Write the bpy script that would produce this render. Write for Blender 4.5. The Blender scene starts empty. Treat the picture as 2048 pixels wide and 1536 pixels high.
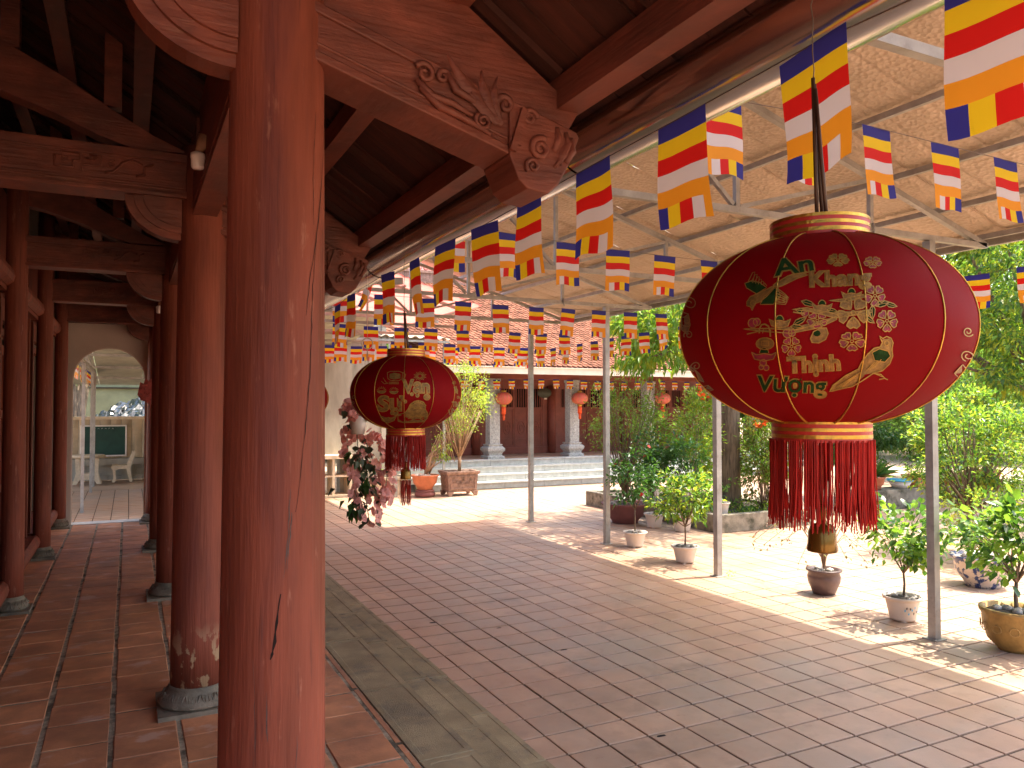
import bpy, bmesh, math, random
import numpy as np
from mathutils import Vector, Matrix
random.seed(7); np.random.seed(7)
R = math.radians; PI = math.pi
SC = bpy.context.scene; COL = SC.collection
# ---------------------------------------------------------------- camera, sky, sun, exposure
cam_d = bpy.data.cameras.new('camera'); cam = bpy.data.objects.new('camera', cam_d); COL.objects.link(cam)
cam_d.sensor_width = 36; cam_d.lens = 27.25; cam_d.clip_start = 0.05; cam_d.clip_end = 400
_f = Vector((.44322, .89601, .02709)).normalized(); _r = Vector((.89633, -.44338, 0)).normalized(); _u = _r.cross(_f)
cam.matrix_world = Matrix(((_r.x, _u.x, -_f.x, 0), (_r.y, _u.y, -_f.y, 0), (_r.z, _u.z, -_f.z, 2.13), (0, 0, 0, 1)))
SC.camera = cam
W = bpy.data.worlds.new('World'); SC.world = W; W.use_nodes = True
wn = W.node_tree.nodes; sky = wn.new('ShaderNodeTexSky'); sky.sky_type = 'NISHITA'; sky.sun_disc = False
SUN_EL = R(66.5); SUN_AZ = R(99.8)
sky.sun_elevation = SUN_EL; sky.sun_rotation = SUN_AZ; sky.air_density = 1.0; sky.dust_density = 4.5; sky.ozone_density = .4
bg = wn['Background']; bg.inputs[1].default_value = 0.15
W.node_tree.links.new(sky.outputs[0], bg.inputs[0])
sd = bpy.data.lights.new('sun', 'SUN'); sd.energy = 2.7; sd.angle = R(0.5); sd.color = (1, .91, .76)
so = bpy.data.objects.new('sun', sd); COL.objects.link(so)
sdir = Vector((math.sin(SUN_AZ) * math.cos(SUN_EL), math.cos(SUN_AZ) * math.cos(SUN_EL), math.sin(SUN_EL)))
so.rotation_euler = sdir.to_track_quat('Z', 'Y').to_euler(); so.location = (20, -5, 30)
SC.view_settings.view_transform = 'Standard'; SC.view_settings.look = 'None'
SC.view_settings.exposure = 2.25; SC.view_settings.gamma = 1; SC.view_settings.use_curve_mapping = False
SC.render.engine = 'CYCLES'
SC.cycles.max_bounces = 10; SC.cycles.diffuse_bounces = 7; SC.cycles.glossy_bounces = 3
SC.cycles.transmission_bounces = 6; SC.cycles.transparent_max_bounces = 6; SC.cycles.caustics_reflective = False
SC.cycles.caustics_refractive = False
SC.cycles.sample_clamp_indirect = 6
try:
    SC.cycles.use_denoising = True
except Exception: pass

# ---------------------------------------------------------------- materials
MATS = {}
def M(name, col, rough=.6, var=.18, scale=3., bump=.15, bscale=40., metal=0., trans=0., tcol=None, rnd=0., stretch=(1,1,1),
      spec=.4, obj=False, coat=0., ball=None, detail=4.):
    m = bpy.data.materials.new(name); m.use_nodes = True; nt = m.node_tree; N = nt.nodes; L = nt.links
    b = N['Principled BSDF']; out = N['Material Output']
    b.inputs['Roughness'].default_value = rough; b.inputs['Metallic'].default_value = metal
    b.inputs['Specular IOR Level'].default_value = spec; b.inputs['Coat Weight'].default_value = coat
    tc = N.new('ShaderNodeTexCoord'); geo = N.new('ShaderNodeNewGeometry')
    mp = N.new('ShaderNodeMapping'); mp.inputs['Scale'].default_value = stretch
    L.new(tc.outputs['Object'] if obj else geo.outputs['Position'], mp.inputs['Vector'])
    n1 = N.new('ShaderNodeTexNoise'); n1.inputs['Scale'].default_value = scale; n1.inputs['Detail'].default_value = detail
    n1.inputs['Roughness'].default_value = .62
    L.new(mp.outputs[0], n1.inputs['Vector'])
    c = np.array(col[:3]); lo = c * (1 - var * 1.6); hi = np.minimum(c * (1 + var * 1.6), 1)
    rp = N.new('ShaderNodeValToRGB'); rp.color_ramp.elements[0].position = .3; rp.color_ramp.elements[1].position = .7
    rp.color_ramp.elements[0].color = (*lo, 1); rp.color_ramp.elements[1].color = (*hi, 1)
    L.new(n1.outputs['Fac'], rp.inputs['Fac'])
    cur = rp.outputs['Color']
    if rnd:
        oi = N.new('ShaderNodeObjectInfo'); ad = N.new('ShaderNodeMath'); ad.operation = 'ADD'
        L.new(oi.outputs['Random'], ad.inputs[0]); L.new(geo.outputs['Random Per Island'], ad.inputs[1])
        fr = N.new('ShaderNodeMath'); fr.operation = 'FRACT'; L.new(ad.outputs[0], fr.inputs[0])
        mr = N.new('ShaderNodeMapRange'); mr.inputs['To Min'].default_value = 1 - rnd; mr.inputs['To Max'].default_value = 1 + rnd
        L.new(fr.outputs[0], mr.inputs['Value'])
        vm = N.new('ShaderNodeVectorMath'); vm.operation = 'SCALE'
        L.new(cur, vm.inputs[0]); L.new(mr.outputs[0], vm.inputs['Scale']); cur = vm.outputs[0]
    L.new(cur, b.inputs['Base Color'])
    if bump:
        n2 = N.new('ShaderNodeTexNoise'); n2.inputs['Scale'].default_value = bscale; n2.inputs['Detail'].default_value = 5
        L.new(mp.outputs[0], n2.inputs['Vector'])
        bp = N.new('ShaderNodeBump'); bp.inputs['Strength'].default_value = bump; bp.inputs['Distance'].default_value = .01
        L.new(n2.outputs['Fac'], bp.inputs['Height']); L.new(bp.outputs[0], b.inputs['Normal'])
        rr = N.new('ShaderNodeMapRange'); rr.inputs['To Min'].default_value = max(rough - .12, .02); rr.inputs['To Max'].default_value = min(rough + .12, 1)
        L.new(n1.outputs['Fac'], rr.inputs['Value']); L.new(rr.outputs[0], b.inputs['Roughness'])
    if trans:
        tr = N.new('ShaderNodeBsdfTranslucent'); mx = N.new('ShaderNodeMixShader'); mx.inputs[0].default_value = trans
        if tcol: tr.inputs[0].default_value = (*tcol, 1)
        else: L.new(cur, tr.inputs[0])
        L.new(b.outputs[0], mx.inputs[1]); L.new(tr.outputs[0], mx.inputs[2]); L.new(mx.outputs[0], out.inputs['Surface'])
    MATS[name] = m
    return m
def overlay(m, col, scale, lo, hi, stretch=(1,1,1), obj=False, zmask=None, amt=1.):
    """stains or wear: a second colour laid over the base where a noise is high (optionally only between two heights)"""
    nt = m.node_tree; N = nt.nodes; L = nt.links; b = N['Principled BSDF']
    src = b.inputs['Base Color'].links[0].from_socket
    geo = N.new('ShaderNodeNewGeometry'); tc = N.new('ShaderNodeTexCoord')
    mp = N.new('ShaderNodeMapping'); mp.inputs['Scale'].default_value = stretch; mp.inputs['Location'].default_value = (random.random()*9,)*3
    L.new(tc.outputs['Object'] if obj else geo.outputs['Position'], mp.inputs['Vector'])
    n = N.new('ShaderNodeTexNoise'); n.inputs['Scale'].default_value = scale; n.inputs['Detail'].default_value = 5; n.inputs['Roughness'].default_value = .6
    L.new(mp.outputs[0], n.inputs['Vector'])
    r = N.new('ShaderNodeMapRange'); r.inputs['From Min'].default_value = lo; r.inputs['From Max'].default_value = hi; r.inputs['To Max'].default_value = amt
    L.new(n.outputs['Fac'], r.inputs['Value']); fac = r.outputs[0]
    if zmask:
        sx = N.new('ShaderNodeSeparateXYZ'); L.new(geo.outputs['Position'], sx.inputs[0])
        z = N.new('ShaderNodeMapRange'); z.inputs['From Min'].default_value = zmask[0]; z.inputs['From Max'].default_value = zmask[1]
        z.inputs['To Min'].default_value = 1; z.inputs['To Max'].default_value = 0; L.new(sx.outputs['Z'], z.inputs['Value'])
        mu = N.new('ShaderNodeMath'); mu.operation = 'MULTIPLY'; L.new(fac, mu.inputs[0]); L.new(z.outputs[0], mu.inputs[1]); fac = mu.outputs[0]
    mx = N.new('ShaderNodeMix'); mx.data_type = 'RGBA'
    L.new(fac, mx.inputs[0]); L.new(src, mx.inputs[6]); mx.inputs[7].default_value = (*col, 1)
    L.new(mx.outputs[2], b.inputs['Base Color'])
def grain(m, dist=.006, sc=(60, 60, 3), strength=.75):
    nt = m.node_tree; N = nt.nodes; L = nt.links; b = N['Principled BSDF']
    tc = N.new('ShaderNodeTexCoord'); mp = N.new('ShaderNodeMapping'); mp.inputs['Scale'].default_value = sc
    L.new(tc.outputs['Object'], mp.inputs['Vector']); n = N.new('ShaderNodeTexNoise'); n.inputs['Scale'].default_value = 1; n.inputs['Detail'].default_value = 6
    L.new(mp.outputs[0], n.inputs['Vector']); bp = N.new('ShaderNodeBump'); bp.inputs['Strength'].default_value = strength; bp.inputs['Distance'].default_value = dist
    L.new(n.outputs['Fac'], bp.inputs['Height'])
    if b.inputs['Normal'].links: L.new(b.inputs['Normal'].links[0].from_socket, bp.inputs['Normal'])
    L.new(bp.outputs[0], b.inputs['Normal'])

# painted timber
wood = M('red_painted_timber', (.225, .062, .037), .62, .22, 2.2, .12, 30, stretch=(3, 3, .45), spec=.25)
grain(wood); overlay(wood, (.12, .035, .03), 3.0, .52, .75, (3, 3, .35)); overlay(wood, (.40, .19, .13), 9, .62, .70, (4, 4, .7), amt=.45); overlay(wood, (.09, .03, .025), 5, .60, .68, (9, 9, .5), amt=.6)
wood2 = M('worn_red_timber', (.225, .062, .037), .6, .22, 2.2, .12, 30, stretch=(3, 3, .45), spec=.25)
grain(wood2); overlay(wood2, (.14, .04, .034), 3.0, .5, .75, (3, 3, .35)); overlay(wood2, (.44, .30, .18), 13, .53, .57, (1, 1, .6), zmask=(.82, 1.0))
beamw = M('brown_red_beam_timber', (.175, .05, .031), .55, .25, 2.5, .15, 30, stretch=(2, .6, 4)); grain(beamw, sc=(6, 6, 70))
overlay(beamw, (.10, .035, .025), 4, .5, .7, amt=.7); overlay(beamw, (.3, .16, .1), 7, .62, .8, (1, 1, 4), amt=.5)
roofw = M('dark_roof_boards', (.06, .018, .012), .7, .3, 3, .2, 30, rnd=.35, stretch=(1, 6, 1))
doorw = M('door_timber', (.24, .06, .035), .55, .2, 3, .1, 30)
crackm = M('dark_crack', (.012, .006, .005), .9, .1, bump=0)
chipm = M('bare_wood_chip', (.09, .07, .065), .8, .3, 30)
stone = M('grey_carved_stone', (.20, .165, .12), .8, .28, 5, .5, 60); overlay(stone, (.1, .095, .08), 6, .5, .7, amt=.7)
kerbst = M('olive_grey_slab', (.34, .265, .155), .82, .16, 3.5, .5, 220, rnd=.1); overlay(kerbst, (.13, .12, .1), 5, .52, .7, amt=.6); overlay(kerbst, (.36, .31, .2), 60, .6, .75, (1, 1, 1), amt=.6)
mortar = M('sandy_mortar', (.34, .29, .21), .95, .25, 20, .5, 120); overlay(mortar, (.1, .085, .06), 9, .48, .62)
ctile = M('corridor_clay_tile', (.54, .24, .12), .6, .2, 3.5, .2, 90, rnd=.13); overlay(ctile, (.30, .13, .075), 2.2, .48, .66, amt=.8)
overlay(ctile, (.62, .42, .34), 3.0, .585, .64, (1, 1.7, 1), amt=.55); overlay(ctile, (.5, .21, .09), 2.6, .60, .63, (1, 1.4, 1), amt=.6)
ytile = M('courtyard_clay_tile', (.43, .28, .19), .48, .12, 2.2, .15, 120, rnd=.10, spec=.36); overlay(ytile, (.37, .275, .205), 1.1, .42, .62, amt=.8); overlay(ytile, (.22, .15, .11), 2.7, .56, .72, amt=.55); overlay(ytile, (.45, .24, .14), .4, .47, .6, amt=.45); overlay(ytile, (.27, .15, .1), 14, .62, .8, amt=.6)
grout = M('dark_joint', (.10, .07, .045), .95, .25, 15, .4, 100)
groundm = M('dusty_paving', (.45, .32, .22), .8, .15, .8, .2, 20)
steel = M('galvanised_steel', (.34, .32, .29), .45, .14, 6, .1, 60, metal=.35); overlay(steel, (.2, .15, .11), 9, .6, .75, amt=.6)
stain = M('stainless_gutter', (.62, .58, .52), .16, .08, 3, .35, 5, metal=1., stretch=(1, .25, 1))
sheet = M('embossed_canopy_sheet', (.48, .37, .28), .55, .1, 2, 0, trans=.11, tcol=(.9, .68, .46))
nt = sheet.node_tree; N = nt.nodes; v = N.new('ShaderNodeTexVoronoi'); v.inputs['Scale'].default_value = 26
g = N.new('ShaderNodeNewGeometry'); nt.links.new(g.outputs['Position'], v.inputs['Vector']); bp = N.new('ShaderNodeBump'); bp.inputs['Strength'].default_value = .9; bp.inputs['Distance'].default_value = .015
nt.links.new(v.outputs['Distance'], bp.inputs['Height']); nt.links.new(bp.outputs[0], N['Principled BSDF'].inputs['Normal'])
overlay(sheet, (.42, .28, .2), 34, .56, .68, amt=.4)
fibre = M('grey_fibre_sheet', (.42, .41, .32), .7, .15, 2, .1, trans=.08)
pinksheet = M('pink_tin_sheet', (.75, .3, .27), .5, .12, 3, .1, trans=.3, tcol=(1, .35, .3))
concrete = M('weathered_concrete', (.36, .33, .27), .9, .2, 1.6, .3, 40, stretch=(1, 1, .3)); overlay(concrete, (.12, .12, .1), 3, .55, .75, (1, 1, .25), amt=.7)
mossy = M('mossy_kerb_concrete', (.23, .2, .15), .92, .3, 4, .4, 50); overlay(mossy, (.05, .05, .03), 3.5, .48, .65)
plaster = M('pale_plaster', (.56, .47, .41), .85, .08, 1.5, .15, 50); overlay(plaster, (.25, .24, .2), 2, .62, .8, amt=.7)
whitep = M('white_trim', (.75, .68, .6), .7, .05, bump=.05)
bluest = M('blue_grey_granite', (.42, .425, .40), .75, .12, 8, .3, 150, rnd=.07)
carvst = M('carved_grey_column_stone', (.38, .37, .35), .8, .25, 25, .8, 45)
hallwood = M('hall_red_timber', (.22, .058, .038), .55, .15, 3, .1); hallgut = M('hall_pale_gutter', (.72, .62, .5), .5, .08, 2, .05)
rooft = M('clay_roof_tile', (.16, .066, .040), .9, .2, 6, .2, 80, rnd=.3, spec=.1)
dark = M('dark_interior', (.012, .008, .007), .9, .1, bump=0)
# lanterns
lred = M('red_satin', (.21, .003, .006), .6, .06, 2, .05, 400, trans=.3, tcol=(.45, .005, .006), spec=.08)
rpnk = M('pale_red_lantern_cloth', (.75, .18, .12), .4, .1, 6, .05, trans=.4)
gold = M('gold_foil', (.50, .29, .05), .33, .2, 20, .3, 60, metal=.85)
goldl = M('gold_outline_print', (.30, .17, .035), .45, .2, 60, .1, 200, metal=.35)
goldp = M('gold_glitter_print', (.21, .115, .03), .5, .3, 60, .2, 200, metal=.3)
greenp = M('green_glitter_print', (.012, .034, .008), .8, .3, 60, .2, 200, spec=.08)
purplep = M('plum_glitter_print', (.2, .012, .03), .5, .3, 60, .2, 200)
redband = M('red_band', (.42, .03, .02), .4, .1)
fring = M('red_fringe', (.50, .022, .014), .55, .2, 9, .0, rnd=.35, trans=.3)
bellm = M('bronze_plastic_bell', (.20, .11, .02), .25, .2, 4, .1, metal=.6)
stick = M('dark_bamboo', (.07, .035, .02), .5, .2, 9)
wire = M('thin_wire', (.12, .09, .07), .5, .1)
# flags
FM = [M('flag_' + n, c, .75, .03, 3, 0, trans=.42) for n, c in
      (('blue', (.035, .033, .22)), ('yellow', (.78, .52, .015)), ('red', (.62, .015, .012)), ('white', (.66, .58, .56)), ('orange', (.78, .30, .02)))]
# plants
leafm = M('mid_green_leaf', (.10, .21, .035), .42, .3, 5, 0, trans=.48, tcol=(.28, .50, .04), rnd=.3)
leafd = M('dark_glossy_leaf', (.028, .085, .024), .32, .3, 5, 0, trans=.3, tcol=(.12, .3, .03), rnd=.35)
leafy = M('yellow_green_leaf', (.2, .27, .03), .45, .3, 5, 0, trans=.5, tcol=(.5, .55, .04), rnd=.3)
leafo = M('olive_leaf', (.11, .12, .03), .5, .3, 5, 0, trans=.35, tcol=(.3, .28, .04), rnd=.35)
leafb = M('background_leaf', (.05, .12, .04), .5, .4, .5, 0, trans=.4, tcol=(.16, .32, .04), rnd=.4)
bark = M('grey_brown_bark', (.17, .12, .08), .9, .35, 6, .9, 25, stretch=(4, 4, .6)); twig = M('pale_twig', (.36, .24, .15), .8, .2, 9)
soil = M('potting_soil', (.05, .035, .025), .95, .3, 30, .5, 60); pebble = M('grey_pebble', (.32, .28, .24), .8, .35, 9, .3, rnd=.4)
potw = M('cream_plastic_pot', (.66, .56, .47), .5, .05, 3, .03); pott = M('terracotta_pot', (.46, .15, .07), .75, .15, 5, .2); potdk = M('dark_glazed_pot', (.11, .07, .065), .35, .15, 5)
pottg = M('brown_clay_planter', (.27, .17, .13), .85, .25, 12, .6, 60); potm = M('maroon_pot', (.20, .07, .06), .7, .12, 5, .1)
potgold = M('golden_relief_pot', (.36, .21, .06), .5, .2, 8, .3, 40, metal=.1); potblue = M('blue_and_white_glaze', (.5, .44, .38), .3, .1, 5); overlay(potblue, (.03, .05, .14), 9, .5, .54)
petal = M('pink_orchid_petal', (.85, .42, .38), .6, .15, 9, 0, trans=.35, rnd=.15); petalo = M('orange_petal', (.85, .12, .02), .6, .1, 5, 0, trans=.3); petalr = M('red_petal', (.55, .012, .015), .5, .1, 5, 0, trans=.2)
leafor = M('grey_green_silk_leaf', (.07, .10, .055), .5, .25, 6, 0, rnd=.3); cup = M('white_plastic_cup', (.62, .58, .52), .4, .04, bump=0)
board = M('green_chalkboard', (.012, .05, .035), .6, .2, 3, .1); chalk = M('white_chalk', (.6, .6, .55), .9, .1, bump=0)
creamst = M('cream_cast_stone', (.62, .5, .35), .7, .12, 8, .2); wtile = M('beige_wall_tile', (.50, .40, .27), .5, .12, 2, .1, rnd=.12)
plast = M('crumpled_dark_plastic', (.015, .018, .018), .18, .2, 3, .6, 7, spec=.8); farwall = M('grey_green_wall', (.16, .18, .11), .9, .2, 1, .2)
bluepl = M('blue_plastic_rim', (.05, .4, .65), .4, .05, bump=0); bulb = M('unlit_white_bulb', (.88, .80, .78), .25, .03, bump=0)
brass = M('ceramic_lampholder', (.45, .25, .15), .5, .1); dgreen = M('dark_green_disc', (.07, .07, .045), .5, .2)
capred = M('red_carved_capital', (.35, .06, .05), .6, .3, 20, .6)
# ---------------------------------------------------------------- mesh builder
class MB:
    def __init__(s): s.v = []; s.f = []; s.m = []; s.sm = []
    def add(s, vs, fs, mi=0, smooth=False):
        o = len(s.v); s.v += [tuple(p) for p in vs]
        for f in fs: s.f.append([o + i for i in f]); s.m.append(mi); s.sm.append(smooth)
        return s
    def box(s, x0, x1, y0, y1, z0, z1, mi=0):
        return s.add([(x0,y0,z0),(x1,y0,z0),(x1,y1,z0),(x0,y1,z0),(x0,y0,z1),(x1,y0,z1),(x1,y1,z1),(x0,y1,z1)],
                     [(0,3,2,1),(4,5,6,7),(0,1,5,4),(1,2,6,5),(2,3,7,6),(3,0,4,7)], mi)
    def bar(s, p, q, w, h, mi=0, up=(0,0,1)):
        p = Vector(p); q = Vector(q); d = (q - p).normalized(); up = Vector(up)
        if abs(d.dot(up)) > .99: up = Vector((0,1,0))
        sd_ = d.cross(up).normalized() * w / 2; u = sd_.cross(d).normalized() * h / 2
        vs = [a + x + y for a in (p, q) for x, y in ((-sd_, -u), (sd_, -u), (sd_, u), (-sd_, u))]
        return s.add(vs, [(0,3,2,1),(4,5,6,7),(0,1,5,4),(1,2,6,5),(2,3,7,6),(3,0,4,7)], mi)
    def prism(s, poly, axis, a, b, mi=0):
        n = len(poly)
        def P(p, t): return {'y': (p[0], t, p[1]), 'x': (t, p[0], p[1]), 'z': (p[0], p[1], t)}[axis]
        vs = [P(p, a) for p in poly] + [P(p, b) for p in poly]
        fs = [list(range(n)), list(range(2*n-1, n-1, -1))] + [(i, n+i, n+(i+1) % n, (i+1) % n) for i in range(n)]
        return s.add(vs, fs, mi)
    def tube(s, pts, r, n=6, mi=0, cap=True, smooth=True):
        pts = [Vector(p) for p in pts]; k = len(pts); rs = r if isinstance(r, (list, tuple)) else [r] * k
        t0 = (pts[1] - pts[0]).normalized(); ref = Vector((0,0,1)) if abs(t0.z) < .9 else Vector((1,0,0))
        u = t0.cross(ref).normalized(); vs = []
        for i, p in enumerate(pts):
            t = ((pts[min(i+1, k-1)] - pts[max(i-1, 0)])).normalized()
            u = (u - t * u.dot(t)).normalized(); w = t.cross(u)
            for j in range(n):
                a = 2 * PI * j / n; vs.append(p + (u * math.cos(a) + w * math.sin(a)) * rs[i])
        fs = [(i*n+j, i*n+(j+1) % n, (i+1)*n+(j+1) % n, (i+1)*n+j) for i in range(k-1) for j in range(n)]
        if cap: fs += [list(range(n-1, -1, -1)), [(k-1)*n + j for j in range(n)]]
        return s.add(vs, fs, mi, smooth)
    def lathe(s, prof, c=(0,0,0), n=32, mi=0, smooth=True, a0=0., a1=2*PI, sx=1., sy=1.):
        full = abs(a1 - a0 - 2*PI) < 1e-6; m_ = n if full else n + 1; vs = []
        for r, z in prof:
            for j in range(m_):
                a = a0 + (a1 - a0) * j / n; vs.append((c[0] + r*math.cos(a)*sx, c[1] + r*math.sin(a)*sy, c[2] + z))
        fs = []
        for i in range(len(prof) - 1):
            for j in range(n):
                j2 = (j+1) % m_; fs.append((i*m_+j, i*m_+j2, (i+1)*m_+j2, (i+1)*m_+j))
        if full:
            if prof[0][0] > 1e-4: fs.append(list(range(n-1, -1, -1)))
            if prof[-1][0] > 1e-4: fs.append([(len(prof)-1)*n + j for j in range(n)])
        return s.add(vs, fs, mi, smooth)
    def rock(s, c, r, mi=0):
        k = 7; vs = [(c[0], c[1], c[2] - r*.6)]
        for h, q in ((-.25, .85), (.25, .9)):
            for j in range(k): a = 2*PI*j/k; rr = r*q*random.uniform(.8, 1.15); vs.append((c[0]+rr*math.cos(a), c[1]+rr*math.sin(a), c[2]+h*r))
        vs.append((c[0], c[1], c[2] + r*.6)); fs = [(0, 1+(j+1) % k, 1+j) for j in range(k)] + [(1+j, 1+(j+1) % k, 1+k+(j+1) % k, 1+k+j) for j in range(k)] + [(1+k+j, 1+k+(j+1) % k, 2*k+1) for j in range(k)]
        return s.add(vs, fs, mi, True)
ORG = {}
def finish(name, me, parent, mats):
    for m in (mats if isinstance(mats, (list, tuple)) else [mats]): me.materials.append(m)
    o = bpy.data.objects.new(name, me); COL.objects.link(o)
    if parent is not None: o.parent = parent; ORG[o] = ORG.get(parent, Vector((0,0,0)))
    return o
def build(name, mb, mats, parent=None, at=None, **props):
    """vertices are given in world space; the object is placed at `at` (or shares its parent's origin)"""
    org = ORG.get(parent, Vector((0,0,0))) if parent is not None else Vector(at or (0,0,0))
    me = bpy.data.meshes.new(name)
    me.from_pydata([(v[0]-org.x, v[1]-org.y, v[2]-org.z) for v in mb.v], [], mb.f)
    me.polygons.foreach_set('material_index', mb.m); me.polygons.foreach_set('use_smooth', mb.sm); me.update()
    o = finish(name, me, parent, mats)
    if parent is None: o.location = org; ORG[o] = org
    for k, v_ in props.items(): o[k] = v_
    return o
def tag(o, label=None, cat=None, group=None, kind=None):
    if label: o['label'] = label
    if cat: o['category'] = cat
    if group: o['group'] = group
    if kind: o['kind'] = kind
    return o
def thing(name, loc, label, cat, group=None):
    o = bpy.data.objects.new(name, None); COL.objects.link(o); o.location = loc; o.empty_display_size = .1
    ORG[o] = Vector(loc); return tag(o, label, cat, group)
def structure(name, loc=(0,0,0)):
    o = bpy.data.objects.new(name, None); COL.objects.link(o); o.location = loc; ORG[o] = Vector(loc); o['kind'] = 'structure'; return o
def inst(name, me, parent, loc, rot=None, scale=None, first=[]):
    o = bpy.data.objects.new(name, me); COL.objects.link(o); o.parent = parent
    org = ORG.get(parent, Vector((0,0,0))); o.location = Vector(loc) - org
    if rot is not None: o.rotation_euler = rot
    if scale is not None: o.scale = scale if isinstance(scale, (tuple, list)) else (scale,)*3
    ORG[o] = Vector(loc); return o
def bevel(o, w=.006, seg=2):
    m = o.modifiers.new('bevel', 'BEVEL'); m.width = w; m.segments = seg; m.limit_method = 'ANGLE'; m.angle_limit = R(40); return o
def tile_mesh(name, w, l, h, mat, ch=.004):
    a, b = w/2, l/2; mb = MB()
    mb.add([(-a,-b,-h),(a,-b,-h),(a,b,-h),(-a,b,-h),(-a,-b,-ch),(a,-b,-ch),(a,b,-ch),(-a,b,-ch),(-a+ch,-b+ch,0),(a-ch,-b+ch,0),(a-ch,b-ch,0),(-a+ch,b-ch,0)],
           [(8,9,10,11),(4,5,9,8),(5,6,10,9),(6,7,11,10),(7,4,8,11),(0,1,5,4),(1,2,6,5),(2,3,7,6),(3,0,4,7)])
    me = bpy.data.meshes.new(name); me.from_pydata(mb.v, [], mb.f); me.materials.append(mat); return me
def leaf_arrays(pos, dirs, L, Wd, fold=.25, droop=.0):
    n = len(pos); d = dirs / np.linalg.norm(dirs, axis=1)[:, None]
    up = np.random.normal(0, .45, (n, 3)) + np.array([0, 0, 1.]); s = np.cross(d, up); s /= np.linalg.norm(s, axis=1)[:, None] + 1e-9
    nn = np.cross(s, d); L = (np.ones(n) * L * np.random.uniform(.7, 1.25, n))[:, None]; Wd = L * Wd
    mid = pos + d * L * .45
    V = np.stack([pos, mid + s * Wd / 2 + nn * Wd * fold, pos + d * L - np.array([0, 0, 1.]) * L * droop, mid - s * Wd / 2 + nn * Wd * fold], 1).reshape(-1, 3)
    return V
def leaves_obj(name, V, mats, parent, kind='stuff'):
    n = len(V) // 4; org = ORG.get(parent, Vector((0,0,0))); V = V - np.array(org)
    me = bpy.data.meshes.new(name); me.vertices.add(len(V)); me.vertices.foreach_set('co', V.astype(np.float32).ravel())
    base = np.arange(n)[:, None] * 4; idx = (base + np.array([[0, 1, 2, 0, 2, 3]])).ravel()
    me.loops.add(len(idx)); me.loops.foreach_set('vertex_index', idx.astype(np.int32))
    me.polygons.add(2*n); me.polygons.foreach_set('loop_start', (np.arange(2*n)*3).astype(np.int32)); me.polygons.foreach_set('loop_total', np.full(2*n, 3, np.int32))
    if isinstance(mats, list) and len(mats) > 1: me.polygons.foreach_set('material_index', np.repeat(np.random.randint(0, len(mats), n), 2).astype(np.int32))
    me.update(calc_edges=True); me.validate(); o = finish(name, me, parent, mats)
    if kind: o['kind'] = kind
    return o
def clumps(center, rad, nc, nl, cr, L, Wd, droop=.1, shell=.55, flat=.8, out=.6):
    """leaf clumps scattered through an ellipsoid, denser near its skin, with gaps"""
    c = np.array(center, float); rad = np.array(rad, float); Vs = []; cs = []
    for i in range(nc):
        d = np.random.normal(size=3); d /= np.linalg.norm(d); q = d * (shell + (1 - shell) * random.random() ** .6) * random.uniform(.85, 1.08)
        cc = c + q * rad; cs.append(cc); k = int(nl * random.uniform(.5, 1.4)); r_ = cr * random.uniform(.6, 1.3)
        p = np.random.normal(0, .45, (k, 3)) * r_ * np.array([1, 1, flat]) + cc
        dd = (p - cc) / r_ * .8 + d * out + np.random.normal(0, .5, (k, 3)); dd[:, 2] -= droop * 2
        Vs.append(leaf_arrays(p, dd, L, Wd, droop=droop))
    return np.concatenate(Vs), cs
def branches(mb, base, tips, r0, r1=.004, mi=0, bend=.15, n=6):
    base = Vector(base)
    for t in tips:
        t = Vector(t); m1 = base.lerp(t, .35) + Vector((random.uniform(-1,1), random.uniform(-1,1), random.uniform(-.2,1))) * bend * (t-base).length * .4
        m2 = base.lerp(t, .7) + Vector((random.uniform(-1,1), random.uniform(-1,1), random.uniform(-.2,1))) * bend * (t-base).length * .3
        mb.tube([base, m1, m2, t], [r0, r0*.7, r0*.4, r1], n, mi)
ORD = ['first','second','third','fourth','fifth','sixth','seventh','eighth','ninth','tenth','eleventh','twelfth','thirteenth','fourteenth','fifteenth','sixteenth','seventeenth','eighteenth','nineteenth','twentieth','twenty-first','twenty-second','twenty-third','twenty-fourth']
# ================================================================ GROUND AND FLOORS
g = MB(); g.box(-60, 120, -40, 140, -.5, -.05); tag(build('ground', g, groundm), kind='structure')
court = structure('courtyard', (0, 0, 0))
g = MB(); g.add([(2.08,-3,-.01),(19,-3,-.01),(19,18,-.01),(2.08,18,-.01)], [(0,1,2,3)]); g.add([(-3.5,11.96,-.008),(2.08,11.96,-.008),(2.08,22,-.008),(-3.5,22,-.008)], [(0,1,2,3)])
build('joint_bed', g, grout, court)
TX, TY = .300, .296
tm = tile_mesh('court_tile', TX-.014, TY-.019, .012, ytile, .003)
cells = []
for i in range(-21, 54):
    for j in range(-17, 57):
        x = 2.728 + TX*(i+.5); y = 5.029 + TY*(j+.5)
        main = x > 2.43 and x < 18.8 and y < 18 - TY/2
        back = x < 2.43 and x > -3.3 and y > 12.12 and y < 22
        if not (main or back): continue
        d = x*.4432 + y*.896; s_ = x*.8963 - y*.4434
        vis = d > .6 and abs(s_)/d < .70 and 2.13/d < .56
        cells.append(((d if vis else 1e3 + d), x, y))
cells.sort()
for k, (d, x, y) in enumerate(cells[:300]):
    inst('tile', tm, court, (x + random.uniform(-.0012,.0012), y + random.uniform(-.0012,.0012), random.uniform(-.0016,.0008)), (random.uniform(-.003,.003), random.uniform(-.003,.003), random.uniform(-.003,.003)))
fb = MB(); tv = [tuple(v.co) for v in tm.vertices]; tf = [tuple(p.vertices) for p in tm.polygons]
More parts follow.
